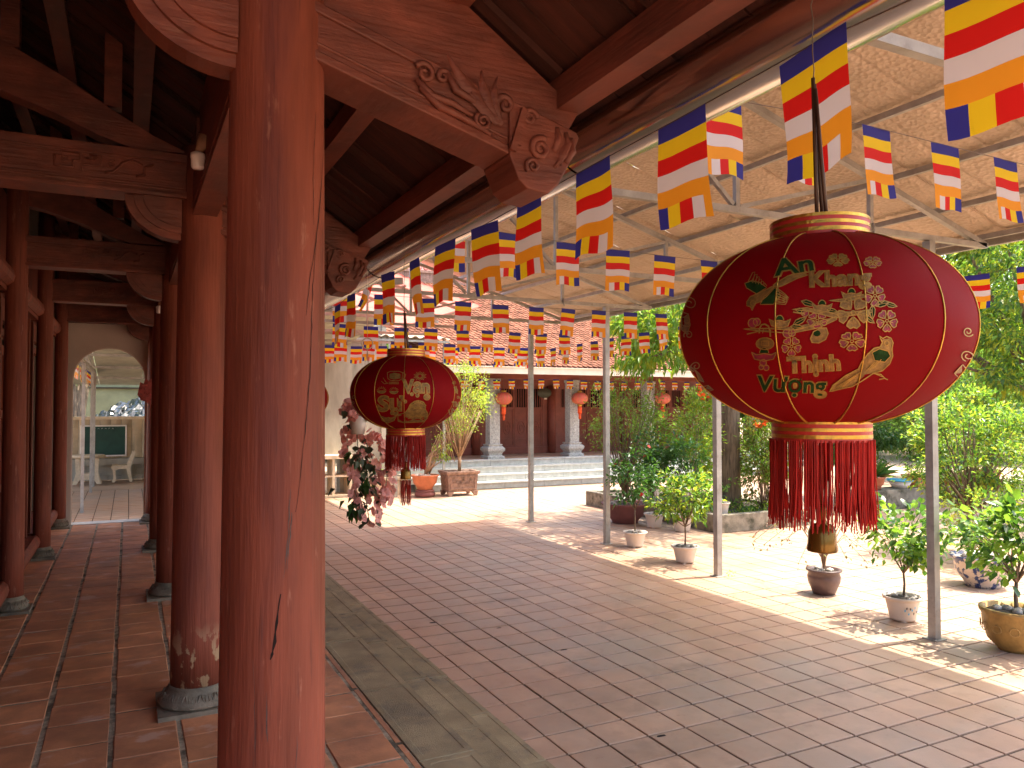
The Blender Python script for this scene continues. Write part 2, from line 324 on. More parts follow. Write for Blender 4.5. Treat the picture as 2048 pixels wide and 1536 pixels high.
for d, x, y in cells[300:]:
    dz = random.uniform(-.0014, .0008); t1 = random.uniform(-.003, .003); t2 = random.uniform(-.003, .003)
    fb.add([(a+x, b+y, c+dz+a*t1+b*t2) for a, b, c in tv], tf)
# the cut row of tiles against the lowest step
ce = MB(); j = -17
edge_me = tile_mesh('cut_tile', 2.425-2.088-.0-.0, TY-.019, .012, ytile, .003)
ev = [tuple(v.co) for v in edge_me.vertices]
for j in range(-17, 24):
    y = 5.029 + TY*(j+.5)
    fb.add([(a+2.2565, b+y, c) for a, b, c in ev], tf)
build('tile_field', fb, ytile, court, kind='stuff')

floor_ = structure('veranda_floor', (0, 0, .55))
g = MB(); g.box(-1.35, 1.172, -2.5, 11.95, -.04, .5455); build('mortar_bed', g, mortar, floor_)
cm = tile_mesh('corridor_tile', .276, .286, .02, ctile, .005)
xe = [.2425 + .297*k for k in range(-5, 3)]
offs = [.05, .0, .14, .0, .06, .19, .02, .11]
for k, x0 in enumerate(xe):
    y = 1.2 + offs[k]
    while y < 11.8:
        pw = random.uniform(-.006, .006)
        inst('tile', cm, floor_, (x0 + .1485 + random.uniform(-.003,.003), y + .147 + pw, .55 + random.uniform(-.002,.001)), (random.uniform(-.005,.005), random.uniform(-.005,.005), random.uniform(-.006,.006)))
        y += .295
g = MB()
for k in range(14): g.box(1.142, 1.166, 1.2 + k*.78, 1.2 + k*.78 + .75, .53, .547)
build('edge_strip', g, ctile, floor_)
g = MB(); 
for k, x0 in enumerate(xe):
    for q in range(12): y = 1.2 + offs[k] - .295*(q+1); g.box(x0+.0105, x0+.2865, y+.004, y+.29, .53, .55)
build('tile_field', g, ctile, floor_, kind='stuff')
steps = structure('stone_steps', (1.2, 0, 0))
g = MB(); g.box(1.175, 1.425, -2.5, 12.1, -.04, .45); g.box(1.425, 1.75, -2.5, 12.1, -.04, .27); g.box(1.75, 2.06, -2.5, 12.1, -.04, .1); build('step_core', g, mortar, steps)
for x0, x1, z, L_, ph in ((1.176, 1.441, .55, .96, 3.30), (1.43, 1.767, .367, .86, 3.95), (1.755, 2.082, .184, .74, 4.52)):
    w = x1 - x0
    a, b = w/2, L_/2 - .003; i_ = .034
    mb = MB(); mb.box(-a, a, -b, b, -.12, -.003); mb.f.pop(1); mb.m.pop(); mb.sm.pop()
    mb.add([(-a,-b,-.003),(a,-b,-.003),(a,b,-.003),(-a,b,-.003),(-a+.003,-b+.003,0),(a-.003,-b+.003,0),(a-.003,b-.003,0),(-a+.003,b-.003,0),
            (-a+i_,-b+i_,0),(a-i_,-b+i_,0),(a-i_,b-i_,0),(-a+i_,b-i_,0),(-a+i_+.004,-b+i_+.004,-.0022),(a-i_-.004,-b+i_+.004,-.0022),(a-i_-.004,b-i_-.004,-.0022),(-a+i_+.004,b-i_-.004,-.0022)],
           [(0,1,5,4),(1,2,6,5),(2,3,7,6),(3,0,4,7),(4,5,9,8),(5,6,10,9),(6,7,11,10),(7,4,8,11),(8,9,13,12),(9,10,14,13),(10,11,15,14),(11,8,12,15),(12,13,14,15)])
    me = bpy.data.meshes.new('slab'); me.from_pydata(mb.v, [], mb.f); me.materials.append(kerbst)
    n0 = int((ph + 2.4) / L_); y = ph - n0*L_
    while y < 12.0:
        inst('stone_slab', me, steps, ((x0+x1)/2 + random.uniform(-.002,.002), y + L_/2, z + random.uniform(-.003,.002)), (0, random.uniform(-.003,.003), random.uniform(-.002,.002))); y += L_

# ================================================================ THE TIMBER VERANDA
vb = thing('temple_veranda', (.35, 4.47, .55), 'red timber veranda with round columns, carved beam ends and dark boarded roof, beside the courtyard', 'building')
ROWS = [-.2, 2.13, 4.47, 7.1, 9.4, 11.6]
def lotus(r, c=(0,0,0), sq=.2):
    mb = MB(); mb.box(c[0]-sq, c[0]+sq, c[1]-sq, c[1]+sq, c[2]-.02, c[2]+.022)
    mb.lathe([(r*1.32, .022), (r*1.42, .035), (r*1.38, .055), (r*1.2, .085), (r*1.06, .1), (r*1.07, .11), (r*1.02, .122), (r*.9, .122)], c, 40)
    n = 14
    for k in range(n):
        a0 = 2*PI*k/n; pts = []
        for t in range(9):
            u_ = t/8; da = (u_-.5)*2*PI/n*.9; s_ = 1-abs(2*u_-1)**2.2
            z = .093 - .058*s_; rr = r*(1.16 + .22*s_) + .004
            pts.append((c[0]+rr*math.cos(a0+da), c[1]+rr*math.sin(a0+da), c[2]+z))
        mb.tube(pts, .0045, 5)
        for q in (-.22, 0, .22):
            pts = [(c[0]+(r*1.17+.012*t)*math.cos(a0+q*2*PI/n), c[1]+(r*1.17+.012*t)*math.sin(a0+q*2*PI/n), c[2]+.088-.012*t) for t in range(3)]
            mb.tube(pts, .002, 4)
    return mb
def column(x, y, r0, r1, z1, m, sq, nm='column', nb=40):
    mb = MB(); prof = []
    for k in range(12):
        t = k/11; z = .66 + (z1-.66)*t; bulge = 1 + .012*math.sin(t*PI); prof.append(((r0 + (r1-r0)*t)*bulge, z))
    mb.lathe([(0, .66)] + prof + [(0, z1)], (x, y, 0), nb)
    o = build(nm, mb, m, vb)
    build('lotus_base', lotus(r0, (x, y, .55), sq), stone, o)
    return o
cols = {}
for i, y in enumerate(ROWS):
    cols[y] = column(.35, y, .139 if i < 3 else .13, .117, 3.5 if y > 0 else 3.4, wood2 if y == 4.47 else wood, .2)
for y in ROWS: column(-.785, y - .05, .08, .072, 4.2, wood, .13, nb=24)
# cracks and chips on the nearest column
def on_col(y, a, z, off=.0008):
    t = (z-.66)/(3.5-.66); r = (.139 + (.117-.139)*t)*(1 + .012*math.sin(t*PI)) + off
    return (.35 + r*math.cos(a), y + r*math.sin(a), z)
def crack(name, pts, w, m=crackm):
    """a split following the grain: dark, uneven, pinched at both ends. pts are (angle, height)"""
    mb = MB(); fine = []
    for (a0, z0), (a1, z1) in zip(pts, pts[1:]):
        k = max(3, int(abs(z1-z0)/.02))
        for q in range(k): t = q/k; fine.append((a0+(a1-a0)*t + random.uniform(-.012,.012), z0+(z1-z0)*t))
    fine.append(pts[-1]); n = len(fine); vs = []
    for i, (a, z) in enumerate(fine):
        ww = w * (math.sin(PI*min(max(i/(n-1), .03), .97)) ** .5) * random.uniform(.35, 1.2) / .13
        vs += [on_col(2.13, a-ww/2, z), on_col(2.13, a+ww/2, z)]
    mb.add(vs, [(2*i, 2*i+1, 2*i+3, 2*i+2) for i in range(n-1)])
    build(name, mb, m, cols[2.13])
VA = math.atan2(-2.13, -.35)      # direction from the near column to where people stand
crack('crack', [(VA+1.42, 2.93), (VA+1.22, 2.78), (VA+1.0, 2.62), (VA+.72, 2.46), (VA+.62, 2.36)], .0035)
crack('crack', [(VA+.95, 2.60), (VA+.8, 2.44), (VA+.72, 2.2), (VA+.55, 2.0), (VA+.4, 1.86)], .003)
crack('crack', [(VA+.33, 1.86), (VA+.24, 1.72)], .004, chipm)
crack('crack', [(VA+.12, 1.66), (VA-.0, 1.52), (VA-.05, 1.5)], .008)
crack('crack', [(VA-.12, 1.42), (VA-.08, 1.30)], .003, chipm)
crack('chip', [(VA-.14, 1.17), (VA-.17, 1.14), (VA-.14, 1.10)], .018, chipm)
crack('crack', [(VA+.22, 1.16), (VA+.2, 1.08), (VA+.28, .98)], .0025)
for q in range(26):
    a = VA + random.uniform(.1, .5); z = random.uniform(1.14, 1.21)
    if q % 2: crack('chip', [(a, z), (a+.01, z-.02-.02*random.random())], .003, M('pale_scuff%d' % q, (.36, .2, .16), .8, .2, bump=0) if q < 2 else MATS['pale_scuff1'])
# lintels along the colonnade
for (y0, y1) in zip(ROWS[1:-1], ROWS[2:]):
    mb = MB(); mb.box(.29, .41, y0+.11, y1-.11, 3.128, 3.40); mb.box(.284, .416, y0+.11, y1-.11, 3.16, 3.175); build('lintel', mb, beamw, vb)
    mb = MB(); mb.box(.32, .38, y0+.11, y1-.11, 3.402, 3.72); build('upper_panel', mb, beamw, vb)
def spiral(mb, cx, cz, r, y, turns=1.6, ph=0., d=1, tr=.009, w=1.):
    pts = [(cx + r*(1-t*.85)*math.cos(ph + d*t*turns*2*PI)*w, y, cz + r*(1-t*.85)*math.sin(ph + d*t*turns*2*PI)) for t in [i/26 for i in range(27)]]
    mb.tube(pts, [tr*(1-.4*i/26) for i in range(27)], 6)
# sloping eave beam (local y = 0), meshes shared by every row
def ke_meshes():
    out = []
    b = MB(); yb = .08
    b.prism([(.40, 3.058), (1.02, 2.873), (1.02, 3.022), (.40, 3.206)], 'y', -yb, yb)
    b.prism([(.40, 3.052), (1.0, 2.872), (1.0, 2.90), (.40, 3.08)], 'y', -yb-.010, yb+.010)
    b.prism([(.40, 3.095), (1.0, 2.915), (1.0, 2.925), (.40, 3.105)], 'y', -yb-.006, yb+.006)
    b.prism([(.40, 3.18), (1.0, 3.0), (1.0, 3.03), (.40, 3.21)], 'y', -yb-.010, yb+.010)
    out.append(('eave_beam', b, None))
    e = MB(); e.prism([(1.0, 2.868), (1.03, 2.80), (1.06, 2.775), (1.13, 2.768), (1.165, 2.80), (1.20, 2.86), (1.24, 2.955), (1.23, 2.972), (1.0, 3.036)], 'y', -yb-.014, yb+.014)
    out.append(('beam_end', e, 'eave_beam'))
    for s in (-1, 1):
        c = MB(); y = s*(yb+.012)
        spiral(c, .735, 3.062, .03, y, 1.3, 2.6, -1); spiral(c, .79, 3.062, .02, y, 1.2, .5, 1); spiral(c, .915, 2.955, .026, y, 1.6, 2.2, 1, .008)
        spiral(c, 1.10, 2.90, .034, y - 0*s + s*.006, 1.7, 1., 1, .011); spiral(c, 1.075, 2.845, .024, y+s*.006, 1.4, 4, -1, .008); spiral(c, 1.065, 2.99, .026, y+s*.004, 1.5, 0, 1, .009); spiral(c, .985, 3.015, .03, y, 1.2, 3.3, -1, .011); spiral(c, .90, 3.02, .02, y, 1.2, .2, -1, .008)
        for pts in ([(.71,3.04),(.76,3.0),(.82,2.99),(.88,2.965)], [(.80,3.08),(.83,3.03),(.87,3.015),(.92,3.0)], [(.72,3.02),(.78,2.975),(.85,2.955),(.94,2.92)], [(1.19,2.965),(1.2,2.93),(1.185,2.89),(1.15,2.85)], [(1.16,2.975),(1.165,2.94),(1.15,2.9)], [(1.21,2.95),(1.215,2.91),(1.19,2.87)]):
            c.tube([(p[0], y, p[1]) for p in pts], [.008,.013,.011,.006][:len(pts)], 6)
        for (bx, bz, tx, tz, w) in ((.96, 2.955, .80, 3.125, .022), (.965, 2.955, .905, 3.10, .02), (.97, 2.96, .955, 3.09, .016), (.975, 2.955, .87, 3.03, .018), (1.17, 2.86, 1.215, 2.95, .014)):
            dx, dz = tx-bx, tz-bz; l = math.hypot(dx, dz); nx, nz = -dz/l, dx/l
            ol = []
            for t in range(7):
                u_ = t/6; ww = w*math.sin(PI*(.12+.88*u_))*(1 if u_ < 1 else 0); ol.append((bx+dx*u_+nx*.012*math.sin(PI*u_), bz+dz*u_, ww))
            vs = []
            for (px_, pz_, ww) in ol: vs += [(px_-nx*ww, y, pz_-nz*ww), (px_, y+s*.014, pz_), (px_+nx*ww, y, pz_+nz*ww)]
            c.add(vs, [(3*i, 3*i+1, 3*i+4, 3*i+3) for i in range(6)] + [(3*i+1, 3*i+2, 3*i+5, 3*i+4) for i in range(6)], 0, True)
        c.bar((1.005, y+s*.002, 2.88), (1.045, y+s*.002, 3.01), .02, .03, up=(0,1,0)); c.bar((1.03, y+s*.002, 2.90), (1.06, y+s*.002, 3.01), .012, .012, up=(0,1,0))
        out.append(('scroll_carving', c, 'eave_beam'))
    t = MB(); t.prism([(.42, 3.20), (1.22, 2.975), (1.27, 3.06), (.42, 3.62)], 'y', -.04, .04); out.append(('gusset_board', t, None))
    x = MB(); x.box(-.80, .26, -.085, .085, 3.215, 3.44)
    for z0, z1, o_ in ((3.212, 3.235, .012), (3.25, 3.258, .006), (3.265, 3.272, .006), (3.40, 3.443, .012), (3.385, 3.39, .005)): x.box(-.801, .261, -.085-o_, .085+o_, z0, z1)
    out.append(('crossbeam', x, None))
    for s in (-1, 1):
        k = MB(); y = s*.088
        for pts in ([(-.34,3.36),(-.34,3.31),(-.26,3.31),(-.26,3.345),(-.23,3.345),(-.23,3.38),(-.31,3.38),(-.31,3.36),(-.34,3.36)], [(-.22,3.30),(-.22,3.33),(-.14,3.33),(-.14,3.38),(-.19,3.38)], [(-.12,3.30),(-.08,3.31),(-.04,3.36),(0,3.38),(.05,3.36)], [(-.2,3.36),(-.17,3.35),(-.16,3.37)], [(.02,3.3),(.06,3.31),(.06,3.35),(.1,3.37)]):
            k.tube([(p[0], y, p[1]) for p in pts], .007, 5)
        spiral(k, -.3, 3.345, .018, y, 1.3, 0, 1, .005); spiral(k, -.09, 3.345, .022, y, 1.3, 1, 1, .006)
        out.append(('fret_carving', k, 'crossbeam'))
    q = MB()
    for sc, yy in ((1., .045), (.84, .06), (.68, .072)):
        pl = [(.24, 3.213)] + [(.24 + .27*sc*math.cos(a), 3.213 + .215*sc*math.sin(a)) for a in [PI + PI/2*i/14 for i in range(15)]]
        q.prism(pl, 'y', -yy, yy)
    out.append(('curved_bracket', q, 'crossbeam'))
    top = [(-.86,4.02),(-.7,3.95),(-.5,3.86),(-.3,3.76),(-.1,3.64),(.1,3.53),(.28,3.46)]; bot = [(.0,3.452),(-.16,3.50),(-.35,3.58),(-.6,3.66),(-.86,3.71)]
    a = MB(); a.prism(top + bot, 'y', -.06, .06); out.append(('arched_beam', a, None))
    p = MB(); p.box(-.13, -.05, -.04, .04, 3.66, 4.05); out.append(('strut', p, None)); p = MB(); p.box(-.58, -.50, -.04, .04, 3.88, 4.35); out.append(('strut', p, None))
    return out
made = []
for nm, mb, par in ke_meshes():
    me = bpy.data.meshes.new(nm); me.from_pydata(mb.v, [], mb.f); me.polygons.foreach_set('use_smooth', mb.sm); me.materials.append(beamw); made.append((nm, me, par))
for y in ROWS:
    loc = {}
    for nm, me, par in made:
        p = loc.get(par, vb); o = inst(nm, me, vb if par is None else p, (0, y, 0)); loc[nm] = o
        if nm in ('eave_beam', 'beam_end', 'crossbeam'): bevel(o, .005, 2)
# roof boards, purlins, cover
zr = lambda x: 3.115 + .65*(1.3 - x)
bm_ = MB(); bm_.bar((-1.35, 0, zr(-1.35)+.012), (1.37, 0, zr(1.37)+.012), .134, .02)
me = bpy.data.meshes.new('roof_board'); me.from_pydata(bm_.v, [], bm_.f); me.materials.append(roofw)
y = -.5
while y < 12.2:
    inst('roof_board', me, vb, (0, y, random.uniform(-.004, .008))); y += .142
for x in (1.24, .85, .45, .05, -.35, -.75):
    mb = MB(); zc = zr(x)
    if x > 1.2: mb.box(1.19, 1.275, -.6, 12.2, 3.055, 3.155)
    else: mb.bar((x, -.6, zc-.05), (x, 12.2, zc-.05), .09, .09)
    build('purlin', mb, beamw, vb)
mb = MB()
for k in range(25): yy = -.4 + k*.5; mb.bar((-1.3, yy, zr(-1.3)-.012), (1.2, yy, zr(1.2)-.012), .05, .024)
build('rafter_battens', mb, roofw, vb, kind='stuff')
mb = MB(); mb.prism([(1.43, zr(1.43)+.04), (-3.2, zr(-3.2)+.04), (-3.2, zr(-3.2)+.16), (1.43, zr(1.43)+.12)], 'y', -.6, 12.3); build('roof_cover', mb, rooft, vb)
mb = MB(); mb.box(-1.5, -1.36, -.3, 12.2, -.02, 5.0); build('blocking_wall', mb, dark, vb)  # near-black wall added behind the doors to block light and keep the interior dark
# the panelled side: sill, lintel, posts, doors
for (y0, y1) in zip(ROWS[:-1], ROWS[1:]):
    a, b = y0 + .02, y1 - .12
    mb = MB(); pr = [(-.97, .66), (-.84, .66), (-.80, .69), (-.79, .73), (-.80, .775), (-.83, .80), (-.97, .80)]; mb.prism(pr, 'y', a, b); mb.box(-1.3, -.97, a, b, .56, .795); mb.box(-.95, -.88, a, b, .56, .66); build('door_sill', mb, wood, vb)
    mb = MB(); mb.prism([(p[0]+.005, p[1]+2.38+.03*(p[1]-.66)) for p in pr], 'y', a, b); mb.box(-.93, -.84, a, b, 3.0, 3.035); build('door_lintel', mb, wood, vb)
    mb = MB(); mb.box(-1.0, -.94, a, b, 3.19, 3.9); build('wall_panel', mb, wood, vb)
    for yy in (a + .04, b - .16): mb = MB(); mb.box(-.98, -.90, yy, yy+.10, .795, 3.04); build('door_post', mb, wood, vb)
    mb = MB(); mb.box(-.975, -.92, a+.14, b-.16, 2.82, 3.03); mb.box(-.99, -.93, a+.14, b-.16, 2.70, 2.76); build('transom', mb, wood, vb)
    n = 4; w = (b - a - .3)/n
    for k in range(n):
        q0 = a + .14 + k*w; mb = MB(); mb.box(-1.12, -1.08, q0+.004, q0+w-.004, .80, 2.70)
        for z0, z1 in ((.88, 1.3), (1.38, 2.0), (2.08, 2.6)): mb.box(-1.08, -1.065, q0+.06, q0+w-.06, z0, z1)
        build('door_leaf', mb, doorw, vb)
# end wall with the arch
mb = MB(); cx_, cz_, ra = -.228, 2.46, .442
ol = [(-1.36, .50), (cx_-ra, .50)] + [(cx_+ra*math.cos(a), cz_+ra*math.sin(a)) for a in [PI - PI*i/28 for i in range(29)]] + [(cx_+ra, .50), (.62, .50), (.62, 3.62), (-1.36, 4.9)]
mb.prism(ol, 'y', 11.74, 11.94); wl = build('arch_wall', mb, plaster, vb)
mb = MB(); pts = [(cx_-ra, .55)] + [(cx_+ra*math.cos(a), cz_+ra*math.sin(a)) for a in [PI - PI*i/28 for i in range(29)]] + [(cx_+ra, .55)]
for (a, b) in zip(pts, pts[1:]): mb.bar((a[0], 11.75, a[1]), (b[0], 11.75, b[1]), .03, .012, up=(0, 1, 0))
build('arch_trim', mb, whitep, wl)
mb = MB(); mb.box(cx_-ra, cx_+ra, 11.72, 11.97, .53, .556); build('threshold', mb, bluest, vb)
# stainless eaves gutter
GX, GZ, GR = 1.47, 3.08, .128
def gut(y0, y1, r=GR):
    mb = MB(); n = 20; vs = []
    for yy in (y0, y1):
        for q in range(n+1): a = PI + PI*q/n; vs.append((GX + r*math.cos(a), yy, GZ + r*math.sin(a)*.98))
        for q in range(n+1): a = PI + PI*(n-q)/n; vs.append((GX + (r-.004)*math.cos(a), yy, GZ + (r-.004)*math.sin(a)*.98))
    m_ = 2*(n+1); mb.add(vs, [(i, (i+1) % m_, m_+(i+1) % m_, m_+i) for i in range(m_)], 0, True); return mb
for k in range(6): build('gutter', gut(max(-.6, -2.6+k*2.5), -.1+k*2.5), stain, vb)
for k in range(6): build('gutter_collar', gut(-.13+k*2.5, -.06+k*2.5, GR+.004), stain, vb)
for k in range(6): mb = MB(); mb.bar((1.25, .9+k*2.3, 3.16), (1.6, .9+k*2.3, 3.085), .025, .004); build('gutter_strap', mb, stain, vb)
# light bulbs under the lintel
for (x, y, z, lab) in ((.262, 3.62, 3.235, 'unlit white bulb in a tilted lampholder under the lintel, left of the nearest column'), (.262, 8.3, 3.10, 'small unlit white bulb far down the colonnade, by the third column')):
    t = thing('light_bulb', (x, y, z), lab, 'light bulb')
    mb = MB(); mb.tube([(x+.028, y, z+.07), (x+.01, y, z+.025), (x, y, z+.0)], [.032, .022, .016], 14); build('lampholder', mb, brass, t)
    mb = MB(); mb.lathe([(0, -.075), (.022, -.074), (.028, -.066), (.029, -.03), (.031, -.028), (.031, -.008), (.018, .0), (.0, .003)], (x-.003, y, z), 20); build('bulb', mb, bulb, t)
t = thing('carved_ornament', (.26, 10.9, 2.3), 'jagged red carved ornament jutting from the farthest columns beside the arch', 'ornament')
mb = MB(); mb.prism([(.10,2.26),(.13,2.42),(.17,2.40),(.19,2.47),(.23,2.43),(.29,2.5),(.32,2.2),(.25,2.13),(.2,2.17),(.14,2.19)], 'y', 10.87, 10.91)
for q in range(7): spiral(mb, .14+.03*(q % 4), 2.22+.06*(q//2), .018, 10.865, 1.2, q, 1, .006)
build('fretwork', mb, capred, t)

# broken bits of tile that have come out of the paving
for (x, y, w) in ((3.10, 4.10, .07), (2.95, 3.25, .06), (3.75, 2.35, .09), (3.42, 5.9, .06), (2.7, 7.2, .08), (3.2, 6.75, .05)):
    mb = MB(); pts = [(x + w*random.uniform(.7, 1.1)*math.cos(a)*.6, y + w*random.uniform(.6, 1.1)*math.sin(a)*.28, .0012) for a in [2*PI*i/9 for i in range(9)]]; mb.add(pts + [(x, y, .0012)], [(i, (i+1) % 9, 9) for i in range(9)]); build('broken_joint', mb, crackm, court)
crack('crack', [(VA+.9, 2.9), (VA+.8, 2.72), (VA+.83, 2.6)], .0025)
crack('crack', [(VA-.35, 1.5), (VA-.3, 1.34), (VA-.33, 1.22)], .002, chipm)
crack('crack', [(VA+.45, 1.3), (VA+.41, 1.1)], .0018, chipm)
crack('crack', [(VA+.3, 1.92), (VA+.25, 1.78), (VA+.18, 1.7)], .003, chipm)
# ================================================================ THE STEEL CANOPY
cz = lambda x: 3.78 + .29*(7.45 - x)
cn = thing('courtyard_canopy', (6.6, 7.56, 0), 'galvanised steel canopy with trusses, square posts and embossed cream sheets over the courtyard', 'canopy')
TY_ = [2.2, 4.67, 7.56, 10.06, 12.56]
for i, y in enumerate(TY_):
    mb = MB(); mb.box(6.56, 6.636, y-.038, y+.038, .012, 3.64); o = build('post', mb, steel, cn)
    mb = MB(); mb.box(6.525, 6.67, y-.072, y+.072, .001, .010); build('base_plate', mb, steel, o)
    if y < 0: continue
    mb = MB(); mb.box(1.2, 7.42, y-.025, y+.025, 3.645, 3.695); tr = build('truss_chord', mb, steel, cn)
    mb = MB(); mb.bar((.6, y, cz(.6)-.11), (7.44, y, cz(7.44)-.11), .05, .05); build('top_chord', mb, steel, cn)
    mb = MB(); xs = [1.3, 2.8, 4.29, 5.82]
    for x in xs: mb.box(x-.02, x+.02, y-.02, y+.02, 3.69, cz(x)-.13)
    for a, b in ((1.3, 2.8), (4.29, 5.82)): mb.bar((a+.03, y, 3.70), (b-.02, y, cz(b)-.15), .034, .034)
    mb.bar((2.83, y, cz(2.83)-.15), (4.25, y, 3.71), .034, .034)
    mb.tube([(5.82, y-.03, 3.72), (5.82, y-.05, 3.65), (5.85, y, 3.62), (5.88, y+.04, 3.66)], .012, 6)
    build('truss_web', mb, steel, tr)
for x in (7.36, 6.72, 6.03, 5.22, 4.4, 3.6, 2.8, 2.0, 1.2):
    mb = MB(); mb.box(x-.02, x+.02, .2, 12.72, cz(x)-.085, cz(x)-.035); build('purlin', mb, steel, cn)
for y in (1.0, 3.4, 6.1, 8.8, 11.3): mb = MB(); mb.bar((1.7, y, 3.52), (2.9, y, 3.60), .05, .08); build('gutter_bracket', mb, steel, cn)
y = 12.8 - 1.04*12; n = 0
while y < 12.7:
    mb = MB(); x0, x1 = .4, 7.5; w = 1.07; xs = [x0 + (x1-x0)*k/30 for k in range(31)]
    prof = [(0, .02), (.04, .045), (.08, .02), (.30, .0), (.34, .012), (.38, 0), (.66, 0), (.70, .012), (.74, 0), (.99, .0), (w-.02, .03)]
    vs = []
    for x in xs:
        sag = .012*math.sin((x-x0)*4.1) + .008*math.sin(x*9 + n)
        for (q, h) in prof: vs.append((x, y+q, cz(x) + h + sag - .012))
    np_ = len(prof); mb.add(vs, [(i*np_+j, i*np_+j+1, (i+1)*np_+j+1, (i+1)*np_+j) for i in range(30) for j in range(np_-1)], 0, False)
    o = build('roof_sheet', mb, sheet, cn); sm_ = o.modifiers.new('t', 'SOLIDIFY'); sm_.thickness = .006
    y += 1.04; n += 1
mb = MB(); mb.box(7.47, 7.52, .25, 12.8, cz(7.5)-.09, cz(7.5)+.02); build('edge_trim', mb, steel, cn)
# second canopy behind
c2 = thing('pink_sheet_canopy', (5.0, 15, 0), 'pink sheet roofed lean-to on steel rods beyond the end of the cream canopy', 'canopy')
for k in range(4):
    mb = MB(); y0 = 12.72 + k*1.18
    for x0 in [3.0 + .18*q for q in range(15)]: z0 = 3.92 + .29*(5.7-x0); z1 = 3.92 + .29*(5.7-x0-.18); mb.add([(x0,y0,z0),(x0+.09,y0,z0-.026+.02),(x0+.18,y0,z1),(x0,y0+1.17,z0),(x0+.09,y0+1.17,z0-.006),(x0+.18,y0+1.17,z1)], [(0,1,4,3),(1,2,5,4)])
    build('roof_sheet', mb, pinksheet, c2)
mb = MB()
for y in (13.3, 15.0, 17.3): mb.bar((3.0, y, 4.62), (5.72, y, 3.84), .05, .05); mb.box(3.0, 5.7, y-.02, y+.02, 3.55, 3.6); mb.box(4.2, 4.24, y-.02, y+.02, 3.6, 4.25)
for x in (3.2, 4.4, 5.6): mb.box(x-.02, x+.02, 13.2, 17.5, 3.86+.29*(5.7-x), 3.90+.29*(5.7-x))
build('roof_frame', mb, steel, c2)
for (x, y) in ((3.0, 15.0), (5.55, 17.3), (3.0, 17.3)): mb = MB(); mb.box(x-.04, x+.04, y-.04, y+.04, 0, 3.9); build('post', mb, steel, c2)
c3 = thing('corrugated_lean_to', (6, 18.4, 0), 'low corrugated lean-to roof with wavy edge in front of the tiled hall roof', 'canopy')
mb = MB(); vs = []; nn = 60
for yy, zz in ((18.3, 3.85), (19.6, 4.05)):
    for k in range(nn+1): vs.append((4.3 + 3.0*k/nn, yy, zz + .03*math.sin(k*1.25) - .04*(k/nn)))
mb.add(vs, [(i, i+1, nn+2+i, nn+1+i) for i in range(nn)], 0, True); o = build('roof_sheet', mb, sheet, c3); q = o.modifiers.new('t', 'SOLIDIFY'); q.thickness = .01
mb = MB(); mb.box(4.3, 7.3, 18.32, 18.36, 3.70, 3.75); mb.box(4.3, 7.3, 19.5, 19.54, 3.85, 3.92); mb.box(7.2, 7.26, 18.5, 18.56, .1, 3.8); mb.box(5.7, 5.74, 18.33, 18.37, 3.5, 3.8); build('roof_frame', mb, steel, c3)

# concrete structure at the far left
cw = thing('concrete_wall', (4.9, 18.8, 0), 'weathered concrete gable wall with slanting top behind the hanging flowers', 'wall')
mb = MB(); mb.prism([(4.10, .9), (5.62, .9), (5.62, 4.35), (5.3, 4.30), (4.10, 3.14)], 'y', 18.45, 18.8); build('wall_slab', mb, concrete, cw)
mb = MB(); mb.box(4.55, 5.62, 18.45, 18.8, 0, .9); mb.box(5.55, 5.66, 18.40, 18.45, 0, 4.3); build('wall_foot', mb, concrete, cw)
mb = MB(); mb.bar((3.9, 18.42, 3.02), (5.4, 18.42, 4.47), .08, .07); build('coping', mb, concrete, cw)
sb = thing('concrete_shelf_bench', (4.6, 20.3, 0), 'cream concrete bench with open compartments at the foot of the grey wall', 'bench')
mb = MB(); mb.box(3.4, 4.7, 17.9, 18.5, .88, .96); mb.box(3.4, 4.7, 17.9, 18.5, .0, .05); mb.box(3.4, 4.7, 17.93, 18.47, .46, .50)
for x in (3.4, 3.82, 4.24, 4.64): mb.box(x, x+.06, 17.92, 18.47, .05, .88)
build('frame', mb, creamst, sb)
pb = thing('concrete_planter_box', (5.75, 18.0, 0), 'square cream concrete planter standing left of the terracotta bowl', 'planter')
mb = MB(); mb.box(5.25, 6.0, 17.7, 18.3, 0, .42); mb.box(5.22, 6.03, 17.67, 18.33, .36, .43); build('box', mb, creamst, pb); mb = MB(); mb.box(5.3, 5.95, 17.75, 18.25, .42, .435); build('soil', mb, soil, pb)
V, _ = clumps((5.6, 18, .6), (.25, .25, .16), 9, 12, .12, .06, .5); leaves_obj('foliage', V, [leafy, leafm], pb)

# ================================================================ THE TILED HALL
hl = thing('temple_hall', (12, 20, .66), 'long low temple hall with orange clay tile roof, red panelled doors and grey stone columns', 'building')
hx0, hx1 = 6.6, 19.0
for k in range(4):
    z1 = .165*(k+1); y0 = 18 + .3*k; ym = y0 + (.34 if k < 3 else 2.6)
    mb = MB(); mb.box(hx0-.2, hx1, y0+.03, ym, z1-.165, z1-.03); build('stair_core', mb, mortar, hl)
    L_ = 1.15; x = hx0 - .2 - .4*(k % 3)
    rm = MB(); rm.box(-L_/2+.004, L_/2-.004, 0, .05, 0, .135); me1 = bpy.data.meshes.new('riser_slab'); me1.from_pydata(rm.v, [], rm.f); me1.materials.append(bluest)
    tm_ = MB(); tm_.box(-L_/2+.004, L_/2-.004, -.02, .34, 0, .03); me2 = bpy.data.meshes.new('tread_slab'); me2.from_pydata(tm_.v, [], tm_.f); me2.materials.append(bluest)
    while x < hx1:
        if x < 19: inst('riser_slab', me1, hl, (x+L_/2, y0+.0, z1-.165)); inst('tread_slab', me2, hl, (x+L_/2, y0, z1-.03))
        x += L_
